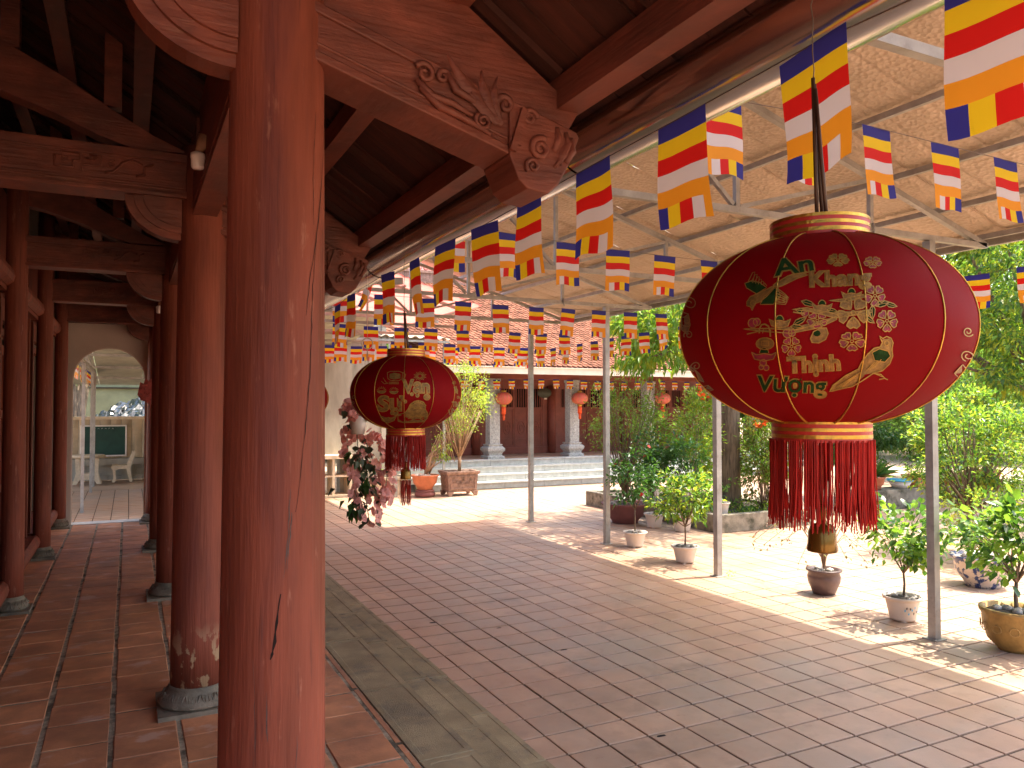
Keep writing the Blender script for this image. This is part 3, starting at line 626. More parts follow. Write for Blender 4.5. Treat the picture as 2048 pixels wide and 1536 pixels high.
mb = MB(); mb.box(hx0-.2, hx1, 19.2, 22, .5, .655); build('hall_floor', mb, ytile, hl)
HCX = [6.5, 9.05, 11.6, 14.3, 17.0, 18.7]
for x in HCX:
    mb = MB(); w = .15; y = 19.5
    mb.box(x-w, x+w, y-w, y+w, 1.05, 2.86); mb.box(x-w-.02, x+w+.02, y-w-.02, y+w+.02, 2.78, 2.86); mb.box(x-.09, x+.09, y-w-.012, y-w, 1.2, 2.6); mb.box(x-w-.012, x-w, y-.09, y+.09, 1.2, 2.6)
    mb.box(x-.05, x+.05, y-w-.02, y-w-.012, 1.28, 2.52)
    o = build('stone_column', mb, carvst, hl)
    mb = MB()
    prof = [(.25, .0), (.25, .06), (.19, .09), (.20, .14), (.255, .22), (.26, .28), (.21, .33), (.185, .34), (.205, .37), (.205, .39)]
    vs = []
    for r, z in prof: vs += [(x-r, y-r, .66+z), (x+r, y-r, .66+z), (x+r, y+r, .66+z), (x-r, y+r, .66+z)]
    mb.add(vs, [(4*i+j, 4*i+(j+1) % 4, 4*i+4+(j+1) % 4, 4*i+4+j) for i in range(len(prof)-1) for j in range(4)] + [(len(prof)*4-4, len(prof)*4-3, len(prof)*4-2, len(prof)*4-1)])
    build('column_base', mb, carvst, o)
YW = 21.0
mb = MB(); mb.box(hx0-.2, hx1, YW+.08, YW+.2, .6, 3.2); build('back_panel', mb, dark, hl)
mb = MB(); mb.box(hx0-.2, hx1, YW-.06, YW+.1, .66, .86); mb.box(hx0-.2, hx1, YW-.08, YW+.02, .80, .86); build('door_sill', mb, hallwood, hl)
mb = MB(); mb.box(hx0-.2, hx1, YW-.06, YW+.1, 2.72, 3.3); mb.box(hx0-.2, hx1, 19.38, 19.62, 2.86, 3.05); build('lintel', mb, hallwood, hl)
for a, b in zip(HCX[:-1], HCX[1:]):
    c_ = (a+b)/2 + .12; 
    for xx in (a + .12,): 
        mb = MB(); mb.lathe([(0, .66), (.13, .66), (.125, 2.72), (0, 2.72)], (xx, YW-.08, 0), 16); build('round_post', mb, hallwood, hl)
    x0, x1 = a + .42, b - .18
    for xx in (a+.25, x1): mb = MB(); mb.box(xx, xx+.17, YW-.04, YW+.05, .86, 2.72); build('wall_board', mb, hallwood, hl)
    n = 4; w = (x1-x0)/n
    for k in range(n):
        q = x0 + k*w; mb = MB(); t = .05
        mb.box(q+.005, q+t, YW-.03, YW+.02, .86, 2.72); mb.box(q+w-t, q+w-.005, YW-.03, YW+.02, .86, 2.72)
        for z0, z1 in ((.86, .92), (1.06, 1.11), (1.78, 1.83), (2.0, 2.06), (2.62, 2.72)): mb.box(q+t, q+w-t, YW-.03, YW+.02, z0, z1)
        for z0, z1 in ((.92, 1.06), (1.11, 1.78), (1.83, 2.0)): mb.box(q+t, q+w-t, YW-.008, YW+.015, z0, z1)
        d = build('door_leaf', mb, hallwood, hl)
        mb = MB(); 
        for zc, rx, rz in ((1.45, w*.24, .2),): mb.tube([(q+w/2+rx*math.cos(2*PI*i/16), YW-.012, zc+rz*math.sin(2*PI*i/16)) for i in range(17)], .012, 5); mb.tube([(q+w/2+rx*.4*math.cos(2*PI*i/12), YW-.012, zc+rz*.5*math.sin(2*PI*i/12)) for i in range(13)], .012, 5)
        build('carved_roundel', mb, hallwood, d)
        mb = MB()
        for i in range(5): xx = q+t+(w-2*t)*(i+.5)/5; mb.box(xx-.011, xx+.011, YW-.02, YW+.0, 2.06, 2.62)
        build('window_bars', mb, hallwood, d)
# roof: boards, gutter, tiles
sl = .58; ze, ye = 3.12, 18.55
mb = MB(); mb.prism([(ye+.05, ze-.02), (25, ze-.02+sl*(25-ye-.05)), (25.1, ze+.06+sl*(25-ye-.05)), (ye-.0, ze+.05)], 'x', hx0-.5, hx1); build('roof_deck', mb, hallwood, hl)
mb = MB(); mb.box(hx0-.5, hx1, ye-.16, ye-.02, ze-.16, ze+.03); mb.box(hx0-.5, hx1, ye-.19, ye+.0, ze+.005, ze+.03); build('gutter', mb, hallgut, hl)
rt = MB(); wd, le = .165, .23; tw = .148; th = math.atan(sl); cs_, sn = math.cos(th), math.sin(th)
o_l = [(-tw/2, le), (-tw/2, .08), (-tw*.3, .028), (0, 0), (tw*.3, .028), (tw/2, .08), (tw/2, le)]
rt.add([(x, y, .0) for x, y in o_l] + [(x, y, -.045) for x, y in o_l], [tuple(range(6, -1, -1))] + [(i, i+1, 8+i, 7+i) for i in range(6)])
def tp(x, s, lift):    # roof point: s metres up the slope
    return (x, ye - .05 + s*cs_, ze + .055 + s*sn + lift)
spots = []
nrow = 40
for r_ in range(nrow):
    for c_ in range(int((19.5-hx0)/wd)):
        spots.append((r_, hx0 - .4 + wd*(c_ + .5*(r_ % 2))))
spots.sort(key=lambda p: (p[0]//3, abs(p[1]-9.5)))
ro = th
tme = bpy.data.meshes.new('roof_tile'); tme.from_pydata(rt.v, [], rt.f); tme.materials.append(rooft)
for r_, x in spots[:300]:
    inst('roof_tile', tme, hl, tp(x, r_*.145, .02 + random.uniform(-.004, .006)), (ro - .11 + random.uniform(-.02,.02), 0, random.uniform(-.03,.03)))
f = MB()
for r_, x in spots[300:]:
    b0 = tp(x + random.uniform(-.004,.004), r_*.145, .02 + random.uniform(-.004,.006)); aa = ro - .11 + random.uniform(-.025,.025); ca, sa = math.cos(aa), math.sin(aa)
    f.add([(b0[0]+vx, b0[1]+vy*ca-vz*sa, b0[2]+vy*sa+vz*ca) for vx, vy, vz in rt.v], rt.f)
build('roof_tile_field', f, rooft, hl, kind='stuff')
mb = MB(); zt = ze + .1 + nrow*.145*sn; yt = ye + nrow*.145*cs_; mb.box(hx0-.6, hx1, yt-.1, yt+.15, zt-.1, zt+.28); mb.box(hx0-.6, hx1, yt-.14, yt+.19, zt+.24, zt+.32)
build('ridge', mb, pottg, hl)
mb = MB()
for k in range(26): x = hx0-.5+k*.22; mb.tube([(x+.08*math.cos(a), yt-.1, zt+.42+.08*math.sin(a)) for a in [2*PI*i/8 for i in range(9)]], .022, 5)
build('ridge_ornament', mb, capred, hl)
t = thing('round_wall_disc', (11.6, 20.85, 2.48), 'dark round dish hanging on the red wall beside the second stone column', 'disc')
mb = MB(); mb.lathe([(0, -.05), (.06, -.045), (.24, 0), (.25, .01), (.235, .012), (.05, .0), (0, -.0)], (0, 0, 0), 24)
mb.v = [(11.4 + x, 20.80 + z, 2.50 + y*.62) for x, y, z in mb.v]; build('dish', mb, dgreen, t)
mb = MB(); mb.box(11.37, 11.46, 20.76, 20.765, 2.30, 2.35); build('label_tag', mb, whitep, t)
# small lanterns of the hall
def small_lantern(x, y, z, r, label, parent_group):
    t = thing('paper_lantern', (x, y, z), label, 'lantern', parent_group)
    mb = MB(); mb.lathe([(r*.25, -r*.72)] + [(r*math.cos(p), r*.76*math.sin(p)) for p in [-1.25+2.5*i/14 for i in range(15)]] + [(r*.25, r*.72)], (x, y, z), 28); b = build('shade', mb, rpnk, t)
    mb = MB()
    for k in range(12): a = 2*PI*k/12; mb.tube([(x+r*1.005*math.cos(p)*math.cos(a), y+r*1.005*math.cos(p)*math.sin(a), z+r*.765*math.sin(p)) for p in [-1.25+2.5*i/10 for i in range(11)]], .004, 4)
    build('rib', mb, gold, b)
    for za in (z+r*.70, z-r*.70-.06): mb = MB(); mb.lathe([(r*.3, 0), (r*.3, .06)], (x, y, za), 20); build('neck_band', mb, gold, t)
    mb = MB(); mb.lathe([(r*.27, 0), (r*.26, -.22)], (x, y, z-r*.7-.05), 20); mb.lathe([(.04, -.22), (.035, -.38)], (x, y, z-r*.7-.05), 10); build('tassel', mb, M('orange_red_tassel_%d' % int(x), (.8, .10, .02), .6, .15, bump=0, trans=.3), t)
    mb = MB(); mb.tube([(x, y, z+r*.7), (x, y, 3.0)], .004, 4); build('cord', mb, wire, t)
for x, z, lb in ((9.22, 2.31, 'pale red round lantern left of the thin grey post, behind the bushy yellow-green shrub'), (11.65, 2.32, 'pale red round lantern under the hall eave, by the second stone column'), (14.6, 2.33, 'pale red round lantern under the hall eave, just beneath the overhanging leafy branch')):
    small_lantern(x, 19.15, z, .235, lb, 'lanterns under the hall eave')

# ================================================================ BEYOND THE ARCH
bk = thing('beige_tiled_wall', (0, 25, 0), 'low wall faced with wavy beige tiles seen through the arch', 'wall')
mb = MB(); mb.box(-6, 4, 25, 25.25, 0, 1.72); build('wall_body', mb, concrete, bk)
wt = MB(); vs = []; 
for z in (0, .02, .30, .315):
    for k in range(9): vs.append((-.13 + .26*k/8, -.035*math.sin(PI*k/8)*(1 if z else .6) - (.012 if z == .315 else 0), z))
wt.add(vs, [(9*i+j, 9*i+j+1, 9*i+10+j, 9*i+9+j) for i in range(3) for j in range(8)], 0, True)
wme = bpy.data.meshes.new('wall_tile'); wme.from_pydata(wt.v, [], wt.f); wme.polygons.foreach_set('use_smooth', wt.sm); wme.materials.append(wtile)
for r_ in range(4):
    for k in range(14): inst('wall_tile', wme, bk, (-2.2 + k*.27, 24.98 - .004*r_, .62 + r_*.285))
mb = MB(); mb.box(-6, 4, 24.9, 25.3, 1.72, 1.80); build('coping', mb, creamst, bk)
mb = MB(); mb.box(-6, 4, 24.88, 25, .42, .60)
for x in (-2.4, -1.35, -.02, 1.2): mb.box(x-.14, x+.14, 24.86, 25, 0, .42)
mb.box(-6, 4, 24.9, 25, 0, .12); build('ledge', mb, concrete, bk)
t = thing('chalkboard', (-.6, 24.9, .8), 'dark green chalkboard in a pale frame leaning on the tiled wall beyond the arch', 'chalkboard')
mb = MB(); mb.box(-1.18, -.06, 24.86, 24.92, .70, 1.53); build('board', mb, board, t)
mb = MB(); mb.box(-1.21, -.03, 24.85, 24.93, 1.52, 1.56); mb.box(-1.21, -.03, 24.85, 24.93, .67, .71); mb.box(-1.21, -1.17, 24.85, 24.93, .70, 1.53); mb.box(-.07, -.03, 24.85, 24.93, .70, 1.53); build('frame', mb, whitep, t)
mb = MB()
for k in range(7): x = -.95 + .09*k; mb.tube([(x, 24.857, 1.45), (x+.02, 24.857, 1.475), (x+.04, 24.857, 1.45 + .02*(k % 2))], .004, 4)
build('chalk_marks', mb, chalk, t, kind='stuff')
def stone_chair(x, y, label):
    t = thing('stone_chair', (x, y, 0), label, 'chair')
    for s in (-.2, .2):
        mb = MB(); mb.prism([(x-.22,0),(x-.14,0),(x-.12,.06),(x-.13,.32),(x-.05,.36),(x+.14,.36),(x+.20,.1),(x+.22,0),(x+.30,0),(x+.28,.05),(x+.24,.3),(x+.25,.42),(x+.36,.80),(x+.35,.84),(x+.30,.84),(x+.15,.43),(x-.22,.42),(x-.25,.39),(x-.2,.35),(x-.18,.1)], 'y', y+s-.03, y+s+.03); build('side_frame', mb, creamst, t)
    mb = MB(); mb.box(x-.22, x+.16, y-.22, y+.22, .42, .46); build('seat', mb, creamst, t)
    mb = MB(); mb.bar((x+.17, y, .48), (x+.315, y, .84), .04, .40, up=(0, 1, 0)); build('backrest', mb, creamst, t)
stone_chair(-.17, 24.3, 'cream cast stone chair in side view beyond the arch')
t = thing('stone_table', (-1.0, 24.0, 0), 'cream cast stone table standing left of the stone chair', 'table')
mb = MB(); mb.lathe([(0, .70), (.38, .70), (.42, .73), (.42, .76), (.38, .78), (0, .78)], (-.98, 24.0, 0), 24, sx=1.05); build('tabletop', mb, creamst, t)
for s in (-.22, .22): mb = MB(); mb.prism([(-1.33,0),(-1.22,0),(-1.15,.12),(-.81,.12),(-.74,0),(-.63,0),(-.68,.14),(-.72,.3),(-.70,.70),(-.80,.70),(-.82,.35),(-.9,.28),(-1.06,.28),(-1.14,.35),(-1.16,.70),(-1.26,.70),(-1.24,.3),(-1.28,.14)], 'y', 24+s-.04, 24+s+.04); build('leg', mb, creamst, t)
c4 = thing('back_yard_canopy', (-.8, 20, 0), 'pale sheet canopy on thin square posts beyond the arch', 'canopy')
for y in (17.55, 21.5, 23.0): mb = MB(); mb.box(-.83, -.77, y-.03, y+.03, 0, 3.0); build('post', mb, steel, c4)
for k in range(6):
    y0 = 15.2 + k*1.7; z0, z1 = 3.98 - .21*k, 3.98 - .21*(k+1)
    for x0 in (-4.05, -2.95, -1.85, -.75, .35, 1.45, 2.55, 3.65): mb = MB(); mb.add([(x0, y0, z0), (x0+1.09, y0, z0), (x0+1.09, y0+1.69, z1), (x0, y0+1.69, z1), (x0, y0, z0+.02), (x0+1.09, y0, z0+.02), (x0+1.09, y0+1.69, z1+.02), (x0, y0+1.69, z1+.02)], [(0,3,2,1),(4,5,6,7),(0,1,5,4),(1,2,6,5),(2,3,7,6),(3,0,4,7)]); build('roof_sheet', mb, fibre, c4)  # outer sheets left and right added to shade the yard and cut blue skylight
    mb = MB(); mb.box(-.85, 4.7, y0-.03, y0+.03, z0-.09, z0-.03); build('roof_beam', mb, steel, c4)
mb = MB(); mb.box(-.83, -.77, 13, 23.6, 2.96, 3.02)
for k in range(16): y = 15.3 + k*.5; mb.box(-1.5+.0, -.8, y-.015, y+.015, 3.1, 3.14)
for k in range(5): mb.box(-.82, -.78, 15.4+1.7*k, 15.44+1.7*k, 3.0, 3.9-.21*k)
build('side_rail', mb, steel, c4)
t = build('far_wall', MB().box(-12, 3.5, 33, 33.3, -.02, 5.2), farwall, at=(-4, 33, 0)); tag(t, 'grey-green rendered wall far beyond the arch', 'wall')
mb = MB(); mb.tube([(-6, 32.95, 3.9), (-.3, 32.95, 3.55), (.2, 32.95, 3.6), (.5, 32.95, 4.0), (3, 32.95, 4.1)], .03, 5); mb.box(-6, 3, 32.9, 33, 2.75, 2.8); tag(build('wall_cable', mb, dark, at=(0, 32.9, 3)), 'dark cable running along the grey-green wall beyond the arch', 'cable')
mb = MB(); nx, ny = 60, 24; vs = []
for j in range(ny+1):
    for i in range(nx+1):
        x = -3.5 + 6*i/nx; y = 25.6 + 3.0*j/ny; h = 1.55 + .75*j/ny*(.6+.4*math.sin(x*2+1)) + random.uniform(-.13, .13); vs.append((x, y, h))
for i in range(nx+1): vs.append((-3.5+6*i/nx, 25.6, 0))
mb.add(vs, [(j*(nx+1)+i, j*(nx+1)+i+1, (j+1)*(nx+1)+i+1, (j+1)*(nx+1)+i) for j in range(ny) for i in range(nx)] + [(i, i+(ny+1)*(nx+1), i+1+(ny+1)*(nx+1), i+1) for i in range(nx)])
tag(build('plastic_sheeting', mb, plast, at=(-.5, 26.5, 0)), 'crumpled dark plastic sheeting glinting above the tiled wall', 'plastic sheet')
# ================================================================ LARGE LANTERNS
class Lantern:
    def __init__(s, C, a, c, phase, sc, off):
        s.C = Vector(C); s.a = a; s.c = c; s.ph = phase; d = Vector((C[0], C[1], 0)).normalized(); s.d = d; s.r = Vector((d.y, -d.x, 0)); s.sc = sc; s.off = off
    def surf(s, lon, phi, o=0.):
        k = (lon - s.ph) % (PI/6) - PI/12; f = 1 - .55*(1 - math.cos(PI/12)/math.cos(k)); a = s.a*f + o
        return s.C + (s.r*math.sin(lon) - s.d*math.cos(lon))*(a*max(math.cos(phi), .01)**.88) + Vector((0, 0, (s.c + o)*math.sin(phi)))
    def px(s, x, y, o=.0015):
        ox, oy, k = s.sc; u, v = ox + x/k, oy + y/k      # the print as it lies on the cloth, measured from one standpoint
        d = _r*((u-1024)/1550) - _u*((v-768)/1550) + _f; E = Vector((0, 0, 2.13)) - s.C; S = Vector((1/s.a, 1/s.a, 1/s.c)); e = E*S; q = d*S
        A_, B_, C_ = q.dot(q), e.dot(q), e.dot(e) - 1; D = B_*B_ - A_*C_; t = (-B_ - math.sqrt(max(D, 0)))/A_; p = (e + q*t).normalized()
        h = Vector((p.x, p.y, 0)); lon = math.atan2(h.dot(s.r), -h.dot(s.d)); return s.surf(lon, math.asin(max(-.97, min(.97, p.z))), o)
    def stroke(s, mb, pts, w=7, mi=0, o=.0022, close=False):
        if close: pts = list(pts) + [pts[0]]
        fine = []
        for (x0, y0), (x1, y1) in zip(pts, pts[1:]):
            k = max(1, int(math.hypot(x1-x0, y1-y0)/14)); fine += [(x0+(x1-x0)*t/k, y0+(y1-y0)*t/k) for t in range(k)]
        fine.append(pts[-1]); vs = []; n = len(fine)
        for i, (x, y) in enumerate(fine):
            a = fine[max(i-1, 0)]; b = fine[min(i+1, n-1)]
            if close and i in (0, n-1): a, b = fine[-2], fine[1]
            l = math.hypot(b[0]-a[0], b[1]-a[1]) or 1; nx, ny = -(b[1]-a[1])/l*w/2, (b[0]-a[0])/l*w/2
            vs += [s.px(x-nx, y-ny, o), s.px(x+nx, y+ny, o)]
        mb.add(vs, [(2*i, 2*i+1, 2*i+3, 2*i+2) for i in range(n-1)], mi)
    def fill(s, mb, pts, mi=1, o=.0012):
        n = len(pts); cx = sum(p[0] for p in pts)/n; cy = sum(p[1] for p in pts)/n; vs = [s.px(cx, cy, o)]
        for t in (.5, 1.): vs += [s.px(cx+(x-cx)*t, cy+(y-cy)*t, o) for x, y in pts]
        mb.add(vs, [(0, 1+i, 1+(i+1) % n) for i in range(n)] + [(1+i, 1+n+i, 1+n+(i+1) % n, 1+(i+1) % n) for i in range(n)], mi)
    def text(s, body, x, y, w, h, rot, m_in, m_out, parent, name='lettering', bold=.02):
        def mk(off):
            cu = bpy.data.curves.new('t', 'FONT'); cu.body = body; cu.offset = off; cu.resolution_u = 3; cu.align_x = 'CENTER'; cu.align_y = 'CENTER'
            ob = bpy.data.objects.new('t', cu); COL.objects.link(ob); bpy.context.view_layer.update()
            me = bpy.data.meshes.new_from_object(ob.evaluated_get(bpy.context.evaluated_depsgraph_get())); bpy.data.objects.remove(ob); return me
        mi_, mo = mk(bold), mk(bold + .045)
        xs = [v.co.x for v in mi_.vertices]; ys = [v.co.y for v in mi_.vertices]; bx, by = (min(xs)+max(xs))/2, (min(ys)+max(ys))/2; sx = w/(max(xs)-min(xs)); sy = h/(max(ys)-min(ys))
        cr, sr = math.cos(rot), math.sin(rot)
        for me, mm, o in ((mo, m_out, .0012), (mi_, m_in, .0024)):
            bmx = bmesh.new(); bmx.from_mesh(me); bmesh.ops.triangulate(bmx, faces=bmx.faces); bmesh.ops.subdivide_edges(bmx, edges=[e for e in bmx.edges if e.calc_length() > .15], cuts=2, use_grid_fill=True)
            org = ORG[parent]
            for v in bmx.verts:
                X_, Y_ = (v.co.x-bx)*sx, (v.co.y-by)*sy; p = s.px(x + X_*cr - Y_*sr, y - (X_*sr + Y_*cr), o); v.co = p - org
            bmx.to_mesh(me); bmx.free(); me.materials.clear(); ob = finish(name, me, parent, mm)
    def flower(s, mb, x, y, r, fill=None, flat=1., rot=.3):
        def pt(a, q): return (x + q*math.cos(a), y + q*math.sin(a)*flat)
        for k in range(5):
            a = rot + 2*PI*k/5; ol = [pt(a + da, r*q) for da, q in ((-.12, .28), (-.5, .62), (-.48, .9), (-.2, 1.), (0, .9), (.2, 1.), (.48, .9), (.5, .62), (.12, .28))]
            if fill is not None: s.fill(mb, ol, fill)
            s.stroke(mb, ol, max(r*.09, 4)); s.stroke(mb, [pt(a, r*.2), pt(a, r*.6)], 4)
        s.stroke(mb, [pt(2*PI*i/8, r*.14) for i in range(8)], 5, close=True)
def lantern(C, a, c, phase, rodtop, label, fr_len, wiretop, low_tassel=False, art=None, scpx=None, cr=.27):
    root = thing('silk_lantern', C, label, 'lantern', 'big red lanterns along the eave'); Ln = Lantern(C, a, c, phase, scpx or (0, 0, 1), None)
    x, y, z = C; pm = math.acos(cr); mb = MB(); nl, npz = 96, 30; vs = [Ln.surf(phase + 2*PI*i/nl, -pm + 2*pm*j/npz) for j in range(npz+1) for i in range(nl)]
    mb.add(vs, [(j*nl+i, j*nl+(i+1) % nl, (j+1)*nl+(i+1) % nl, (j+1)*nl+i) for j in range(npz) for i in range(nl)], 0, True)
    sh = build('shade', mb, lred, root)
    for k in range(12):
        mb = MB(); lon = phase + PI/6*k; mb.tube([Ln.surf(lon, -pm + 2*pm*j/28, .0008) for j in range(29)], [.0014 if 2 < j < 27 else .0022 for j in range(29)], 6); build('rib', mb, gold, root)
    rn = a*cr**.88; zt = z + c*math.sin(pm); zb = z - c*math.sin(pm); hh = a*.15
    for nm, z0, s_ in (('top_band', zt - .004, 1), ('bottom_band', zb + .004 - hh, 1)):
        mb = MB(); st = [.18, .17, .16, .16, .18, .15]; q = 0; mis = [1, 0, 1, 0, 1, 0]
        for h_, mi in zip(st, mis): mb.lathe([(rn*1.08 + (.0006 if mi == 0 else 0), z0 + q*hh), (rn*1.08 + (.0006 if mi == 0 else 0), z0 + (q+h_)*hh)], (x, y, 0), 48, mi); q += h_
        mb.f = [f for f in mb.f if len(f) == 4]; mb.m = mb.m[:0]; 
        mb.m = []; mb.sm = []
        for mi in mis: mb.m += [mi]*48; mb.sm += [True]*48
        build(nm, mb, [gold, redband], root)
        mb = MB(); mb.lathe([(rn*1.02, z0), (rn*1.02, z0 + q*hh)], (x, y, 0), 40); mb.f = [f for f in mb.f if len(f) == 4]; mb.m = [0]*40; mb.sm = [True]*40; build('band_lining', mb, redband, root)
    mb = MB()
    for k, (dx, dy) in enumerate(((0, 0), (.022, .004), (.008, -.02))): mb.tube([(x - .012 + dx*.2, y + dy*.2, rodtop - k*.012), (x - .004 + dx, y + dy, zt + .004)], .0042, 6)
    build('hanging_sticks', mb, stick, root)
    mb = MB(); mb.tube([(x - .012, y, rodtop - .01)] + [(x - .012 + .003*math.sin(i*2.1), y + .003*math.cos(i*1.7), rodtop + (wiretop-rodtop)*i/16) for i in range(1, 17)], .0013, 5); build('hanging_wire', mb, wire, root)
    zf = zb + .004 - hh; mb = MB()
    for k in range(430):
        an = random.uniform(0, 2*PI); rr = rn*1.1*random.uniform(.93, 1.03); L_ = fr_len*random.uniform(.88, 1.06); w = random.uniform(.0008, .0016); px_, py_ = x + rr*math.cos(an), y + rr*math.sin(an); q = random.uniform(-.006, .006)
        mb.tube([(px_, py_, zf+.004), (px_+q*.5, py_+q*.3, zf - L_*.5), (px_+q, py_-q*.6, zf - L_)], w, 3, cap=False)
    build('fringe', mb, fring, root, kind='stuff')
    bz = zf - fr_len*.85; mb = MB(); bk_ = .84; mb.lathe([(q_[0]*bk_, q_[1]*bk_) for q_ in ((.010, .012), (.012, -.004), (.009, -.02), (.012, -.03), (.026, -.036), (.032, -.052), (.033, -.075), (.036, -.094), (.034, -.098), (0, -.096))], (x, y, bz), 24)
    mb.tube([(x, y, bz+.01), (x, y, zf+.01)], .003, 5); build('bell_bead', mb, bellm, root)
    if low_tassel:
        mb = MB()
        for k in range(50):
            an = random.uniform(0, 2*PI); rr = .03*math.sqrt(random.random()); L_ = .125*random.uniform(.9, 1.1); px_, py_ = x+rr*math.cos(an), y+rr*math.sin(an); mb.tube([(px_, py_, bz-.09), (px_+random.uniform(-.006, .006), py_, bz-.09-L_)], .0013, 3, cap=False)
        build('lower_tassel', mb, fring, root, kind='stuff')
    if art: art(Ln, root, sh)
    return root
class Motifs:
    """collects strokes and fills; each call of new() starts another motif, built as a mesh of its own"""
    def __init__(s, parent, mats): s.p = parent; s.mats = mats; s.cur = None; s.nm = None
    def new(s, nm):
        if s.cur and s.cur.v: build(s.nm, s.cur, s.mats, s.p)
        s.cur = MB(); s.nm = nm
    def add(s, *a, **k): return s.cur.add(*a, **k)
def curl(Ln, mb, x, y, r, d=1, ph=0., w=8):
    Ln.stroke(mb, [(x + r*(1-t*.8)*math.cos(ph+d*t*9), y + r*(1-t*.8)*math.sin(ph+d*t*9)) for t in [i/22 for i in range(23)]], w)
def art1(L, root, sh):
    L.text('An', 715, 383, 225, 92, .16, greenp, goldl, sh); L.text('Khang', 985, 466, 350, 112, .04, goldp, goldl, sh); L.text('Thịnh', 832, 955, 300, 122, .06, goldp, goldl, sh); L.text('Vượng', 705, 1078, 395, 118, -.03, greenp, goldl, sh)
    mb = Motifs(sh, [goldl, goldp, greenp, purplep])   # materials: 0 gold line, 1 gold fill, 2 green, 3 plum
    def fl(*a, **k): mb.new('printed_flower'); L.flower(mb, *a, **k)
    fl(970, 352, 64, 1, .55); fl(1168, 366, 54, 3, .6); fl(1185, 556, 62, 3); fl(1060, 652, 92, 1); fl(852, 696, 62, 3, .75); fl(1258, 698, 64, 3); fl(1052, 816, 74, 3, .75); fl(703, 846, 56, 3)
    mb.new('printed_branch')
    for sh_ in ([(920,582),(1010,572),(1120,548),(1120,566),(1010,590)], [(705,634),(790,622),(960,660),(1165,636),(1165,652),(960,682),(790,640)], [(418,745),(540,742),(700,752),(860,720),(960,672),(966,690),(860,738),(700,770),(540,760)]): L.fill(mb, sh_, 1); L.stroke(mb, sh_, 5, close=True)
    for q in ([(440,775),(520,756)], [(712,648),(780,660)]): L.stroke(mb, q, 7)
    for (x, y, r, a) in ((800,598,44,.3),(1230,600,46,-.2),(1285,608,36,.2),(1170,650,44,1.6),(750,700,44,-.5),(735,735,40,.1),(1150,690,40,.6),(940,640,34,.2),(760,640,36,.1)):
        ol = [(x + math.cos(a)*u_*r - math.sin(a)*v_*r*.45, y + math.sin(a)*u_*r + math.cos(a)*v_*r*.45) for u_, v_ in ((-1,0),(-.4,-.8),(.3,-.7),(1,0),(.3,.7),(-.4,.8))]; L.fill(mb, ol, 2); L.stroke(mb, ol, 5, close=True); L.stroke(mb, [ol[0], ol[3]], 3)
    for (x, y, w) in ((880,612,60),(635,702,62),(1050,545,58),(545,892,76)):
        mb.new('printed_ingot')
        ol = [(x-w,y-14),(x-w*.6,y+2),(x,y-6),(x+w*.6,y+2),(x+w,y-14),(x+w*.75,y+26),(x,y+38),(x-w*.75,y+26)]; L.fill(mb, ol, 3 if w > 70 else 1); L.stroke(mb, ol, 5, close=True)
        dm = [(x + w*.36*math.cos(a), y-8 - w*.42*math.sin(a)) for a in [PI*i/8 for i in range(9)]]; L.fill(mb, dm, 2); L.stroke(mb, dm, 5)
    mb.new('printed_buds')
    for (x, y, r) in ((475,712,28),(500,705,22),(680,770,26),(705,768,20),(780,652,22),(540,940,20),(530,965,14),(560,968,16)): mb.new('printed_bud'); ol = [(x+r*math.cos(2*PI*i/10), y+r*math.sin(2*PI*i/10)) for i in range(10)]; L.fill(mb, ol, 3); L.stroke(mb, ol, 5, close=True)
    mb.new('printed_gourd')
    gd = [(812,800),(830,760),(870,740),(905,738),(915,770),(900,805),(860,825),(820,822)]; L.fill(mb, gd, 1); L.stroke(mb, gd, 6, close=True); dg = [(850+22*math.cos(a),770+18*math.sin(a)) for a in [2*PI*i/9 for i in range(9)]]; L.fill(mb, dg, 2, .0018)
    mb.new('printed_charm')
    L.stroke(mb, [(515+0,770),(515,745),(528,722),(548,718),(570,730),(580,755),(582,790)], 9); L.stroke(mb, [(535,770),(540,745),(560,745)], 6)
    cn_ = [(550+54*math.cos(a), 830+34*math.sin(a)) for a in [2*PI*i/14 for i in range(14)]]; L.fill(mb, cn_, 1); L.stroke(mb, cn_, 6, close=True); sq = [(528,815),(572,815),(572,842),(528,842)]; L.stroke(mb, sq, 6, close=True)
    # flying swallow with a long tail
    mb.new('printed_bird')
    body = [(440,590),(462,560),(500,545),(560,520),(600,500),(600,520),(560,560),(520,590),(490,600),(475,622),(472,640),(462,618),(440,612)]; L.fill(mb, body, 1); L.stroke(mb, body, 5, close=True)
    w1 = [(500,545),(440,510),(432,485),(470,470),(520,480),(560,510)]; w2 = [(520,605),(545,560),(600,510),(625,500),(640,560),(600,605)]
    for w_ in (w1, w2): L.fill(mb, w_, 2); L.stroke(mb, w_, 5, close=True)
    for k in range(6): L.stroke(mb, [(452+18*k, 474+2*k), (480+14*k, 424+12*k), (494+12*k, 420+14*k), (478+17*k, 482+4*k)], 4)
    for k in range(6): L.stroke(mb, [(622, 512+17*k), (668+2*k, 548+8*k), (688-4*k, 570+7*k), (618, 522+16*k)], 4)
    tl = [(600,495),(680,445),(760,415),(805,420),(770,432),(800,436),(740,455),(650,500),(605,515)]; L.fill(mb, tl, 1); L.stroke(mb, tl, 5, close=True)
    L.stroke(mb, [(478+16*math.cos(a), 598+16*math.sin(a)) for a in [2*PI*i/9 for i in range(9)]], 4, close=True)
    # perched bird
    mb.new('printed_bird')
